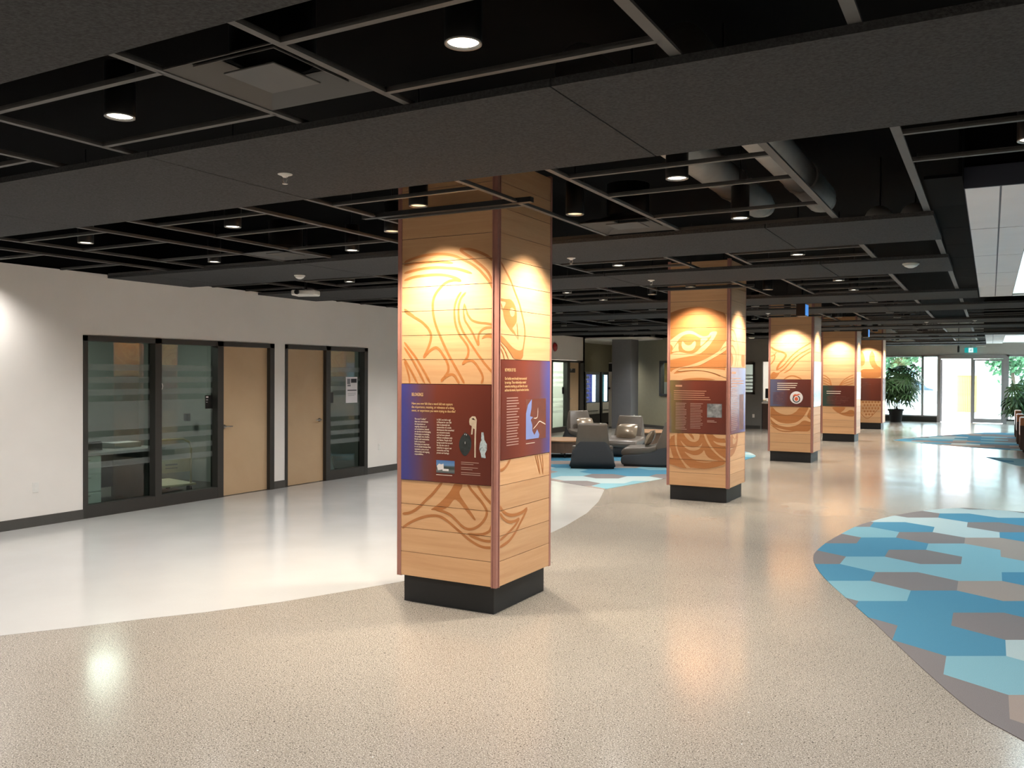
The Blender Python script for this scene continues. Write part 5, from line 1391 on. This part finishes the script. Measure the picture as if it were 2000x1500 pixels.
def bench_chair(x, y, label):
    o = tag(empty('box_armchair', (x, y, .0045)), label, 'armchair', 'tan armchairs at the right edge')
    MB().box(0, .85, 0, .07, .06, .62).build('side_panel', 'brown_side', o, bevel=.01)
    MB().box(0, .85, .75, .82, .06, .62).build('side_panel', 'brown_side', o, bevel=.01)
    MB().box(.02, .84, .08, .74, .18, .42).build('seat', 'tan_leather', o, bevel=.03, seg=3)
    MB().box(.0, .16, .03, .79, .36, .80).build('backrest', 'tan_leather', o, bevel=.03, seg=3)
    for a in (.05, .77): 
        for b in (.02, .76): MB().box(a, a + .04, b, b + .04, 0, .07).build('leg', 'vend', o)
bench_chair(.60, 23.1, 'tan leather armchair, nearest of the three at the right edge')
bench_chair(.58, 25.1, 'tan leather armchair, middle of the three at the right edge')
bench_chair(.60, 27.9, 'tan leather armchair, farthest of the three at the right edge')

# ================================================================== OUTSIDE
MB().box(-40, 60, FAR + .2, 120, -.25, -.03).build('ground_paving', 'pave')['kind'] = 'structure'
MB().box(7.14, 60, -40, FAR + .2, -.25, -.03).build('ground_side', 'pave')['kind'] = 'structure'
pl = tag(empty('slatted_drum', (-1.05, 49.0, -.03)), 'round yellow cedar clad drum outside the doors', 'planter')
MB().lathe([(.42, 0), (.42, 1.85)], 32).build('drum_core', 'brown_side', pl)
sl_me = MB().box(-.035, .035, -.455, -.42, 0, 1.82).mesh('slat')
for k in range(36): obj('slat', sl_me, 'drum_slat', pl, (0, 0, 0), (0, 0, R(10 * k)))
MB().lathe([(.50, 1.83), (.50, 1.97), (.001, 1.99)], 32).build('cap', 'alu', pl)
lw = tag(MB().box(-6, 14, 0, .5, 0, .85).build('low_garden_wall', 'low_wall', None, (0, 62, -.03), bevel=.02), 'long low concrete wall across the forecourt', 'wall')
def tree(loc, h, r, seed, label):
    rnd = random.Random(seed); o = tag(empty('street_tree', loc), label, 'tree', 'trees outside')
    MB().tube([(0, 0, 0), (.1, 0, h * .3), (0, .1, h * .6)], .16, 8, .08).build('trunk', 'bark', o)
    mb = MB()
    for i in range(900):
        v = Vector((rnd.gauss(0, 1), rnd.gauss(0, 1), rnd.gauss(0, .8))); v = v.normalized() * r * rnd.uniform(.35, 1.0) * (1 + .25 * math.sin(4 * v.x) * math.cos(3 * v.z))
        c_ = v + Vector((0, 0, h * .68)); n = Vector((rnd.gauss(0, 1), rnd.gauss(0, 1), rnd.gauss(0, 1))).normalized()
        a = n.orthogonal().normalized() * .22; b = n.cross(a)
        mb.add([c_ - a, c_ - b * .5, c_ + a, c_ + b * .5], [(0, 1, 2, 3)])
    cr = mb.build('crown', 'foliage', o); cr['kind'] = 'stuff'
tree((1.2, 66, 0), 4.6, 1.7, 1, 'green street tree behind the glass sliding door')
tree((-6.2, 70, 0), 4.8, 1.8, 2, 'green street tree seen through the open doorway')
tree((4.6, 68, 0), 4.2, 1.5, 6, 'green street tree at the right window')
bd = tag(empty('pale_building', (6, 92, 0)), 'pale rendered building across the street', 'building')
MB().box(-30, 26, 0, 8, 0, 7).build('facade', 'facade', bd); MB().box(-30.3, 26.3, -.4, 8.3, 7, 7.4).build('parapet', 'low_wall', bd)
for i in range(18):
    for z in (1.0, 4.2):
        fr_ = MB().box(-28.5 + 3 * i, -26.8 + 3 * i, -.06, .02, z, z + 1.7).build('window', 'alu', bd)
        MB().box(-28.0 + 3 * i, -27.3 + 3 * i, -.08, -.06, z + .3, z + 1.4).build('pane', 'pale_pane', fr_)
for i, (x, y, m) in enumerate(((2.6, 73, 'white'), (-5.6, 67, 'dark_glass'))):
    cr = tag(empty('parked_car', (x, y, 0)), ('white parked car beyond the low wall', 'dark parked car beyond the open doorway')[i], 'car', 'cars outside')
    prof = [(-2.1, .3), (2.1, .3), (2.15, .7), (1.95, .85), (1.2, .95), (.7, 1.42), (-1.1, 1.45), (-1.75, .98), (-2.15, .85)]
    b_ = MB().xprism(prof, lambda yy, zz: .85 - .12 * (zz > 1.1)).build('body', m, cr, rot=(0, 0, R(90)), bevel=.06, seg=3)
    MB().xprism([(-1.5, 1.0), (1.0, 1.0), (.65, 1.36), (-1.05, 1.39)], lambda yy, zz: .86 - .12 * (zz > 1.1)).build('side_glass', 'dark_glass', cr, rot=(0, 0, R(90)))
    for a in (-1.35, 1.35):
        for s in (-.82, .82): MB().lathe([(.12, -.1), (.32, -.1), (.32, .1), (.12, .1)], 18).build('wheel', 'vend', cr, (-a, s, .32), (R(90), 0, 0))
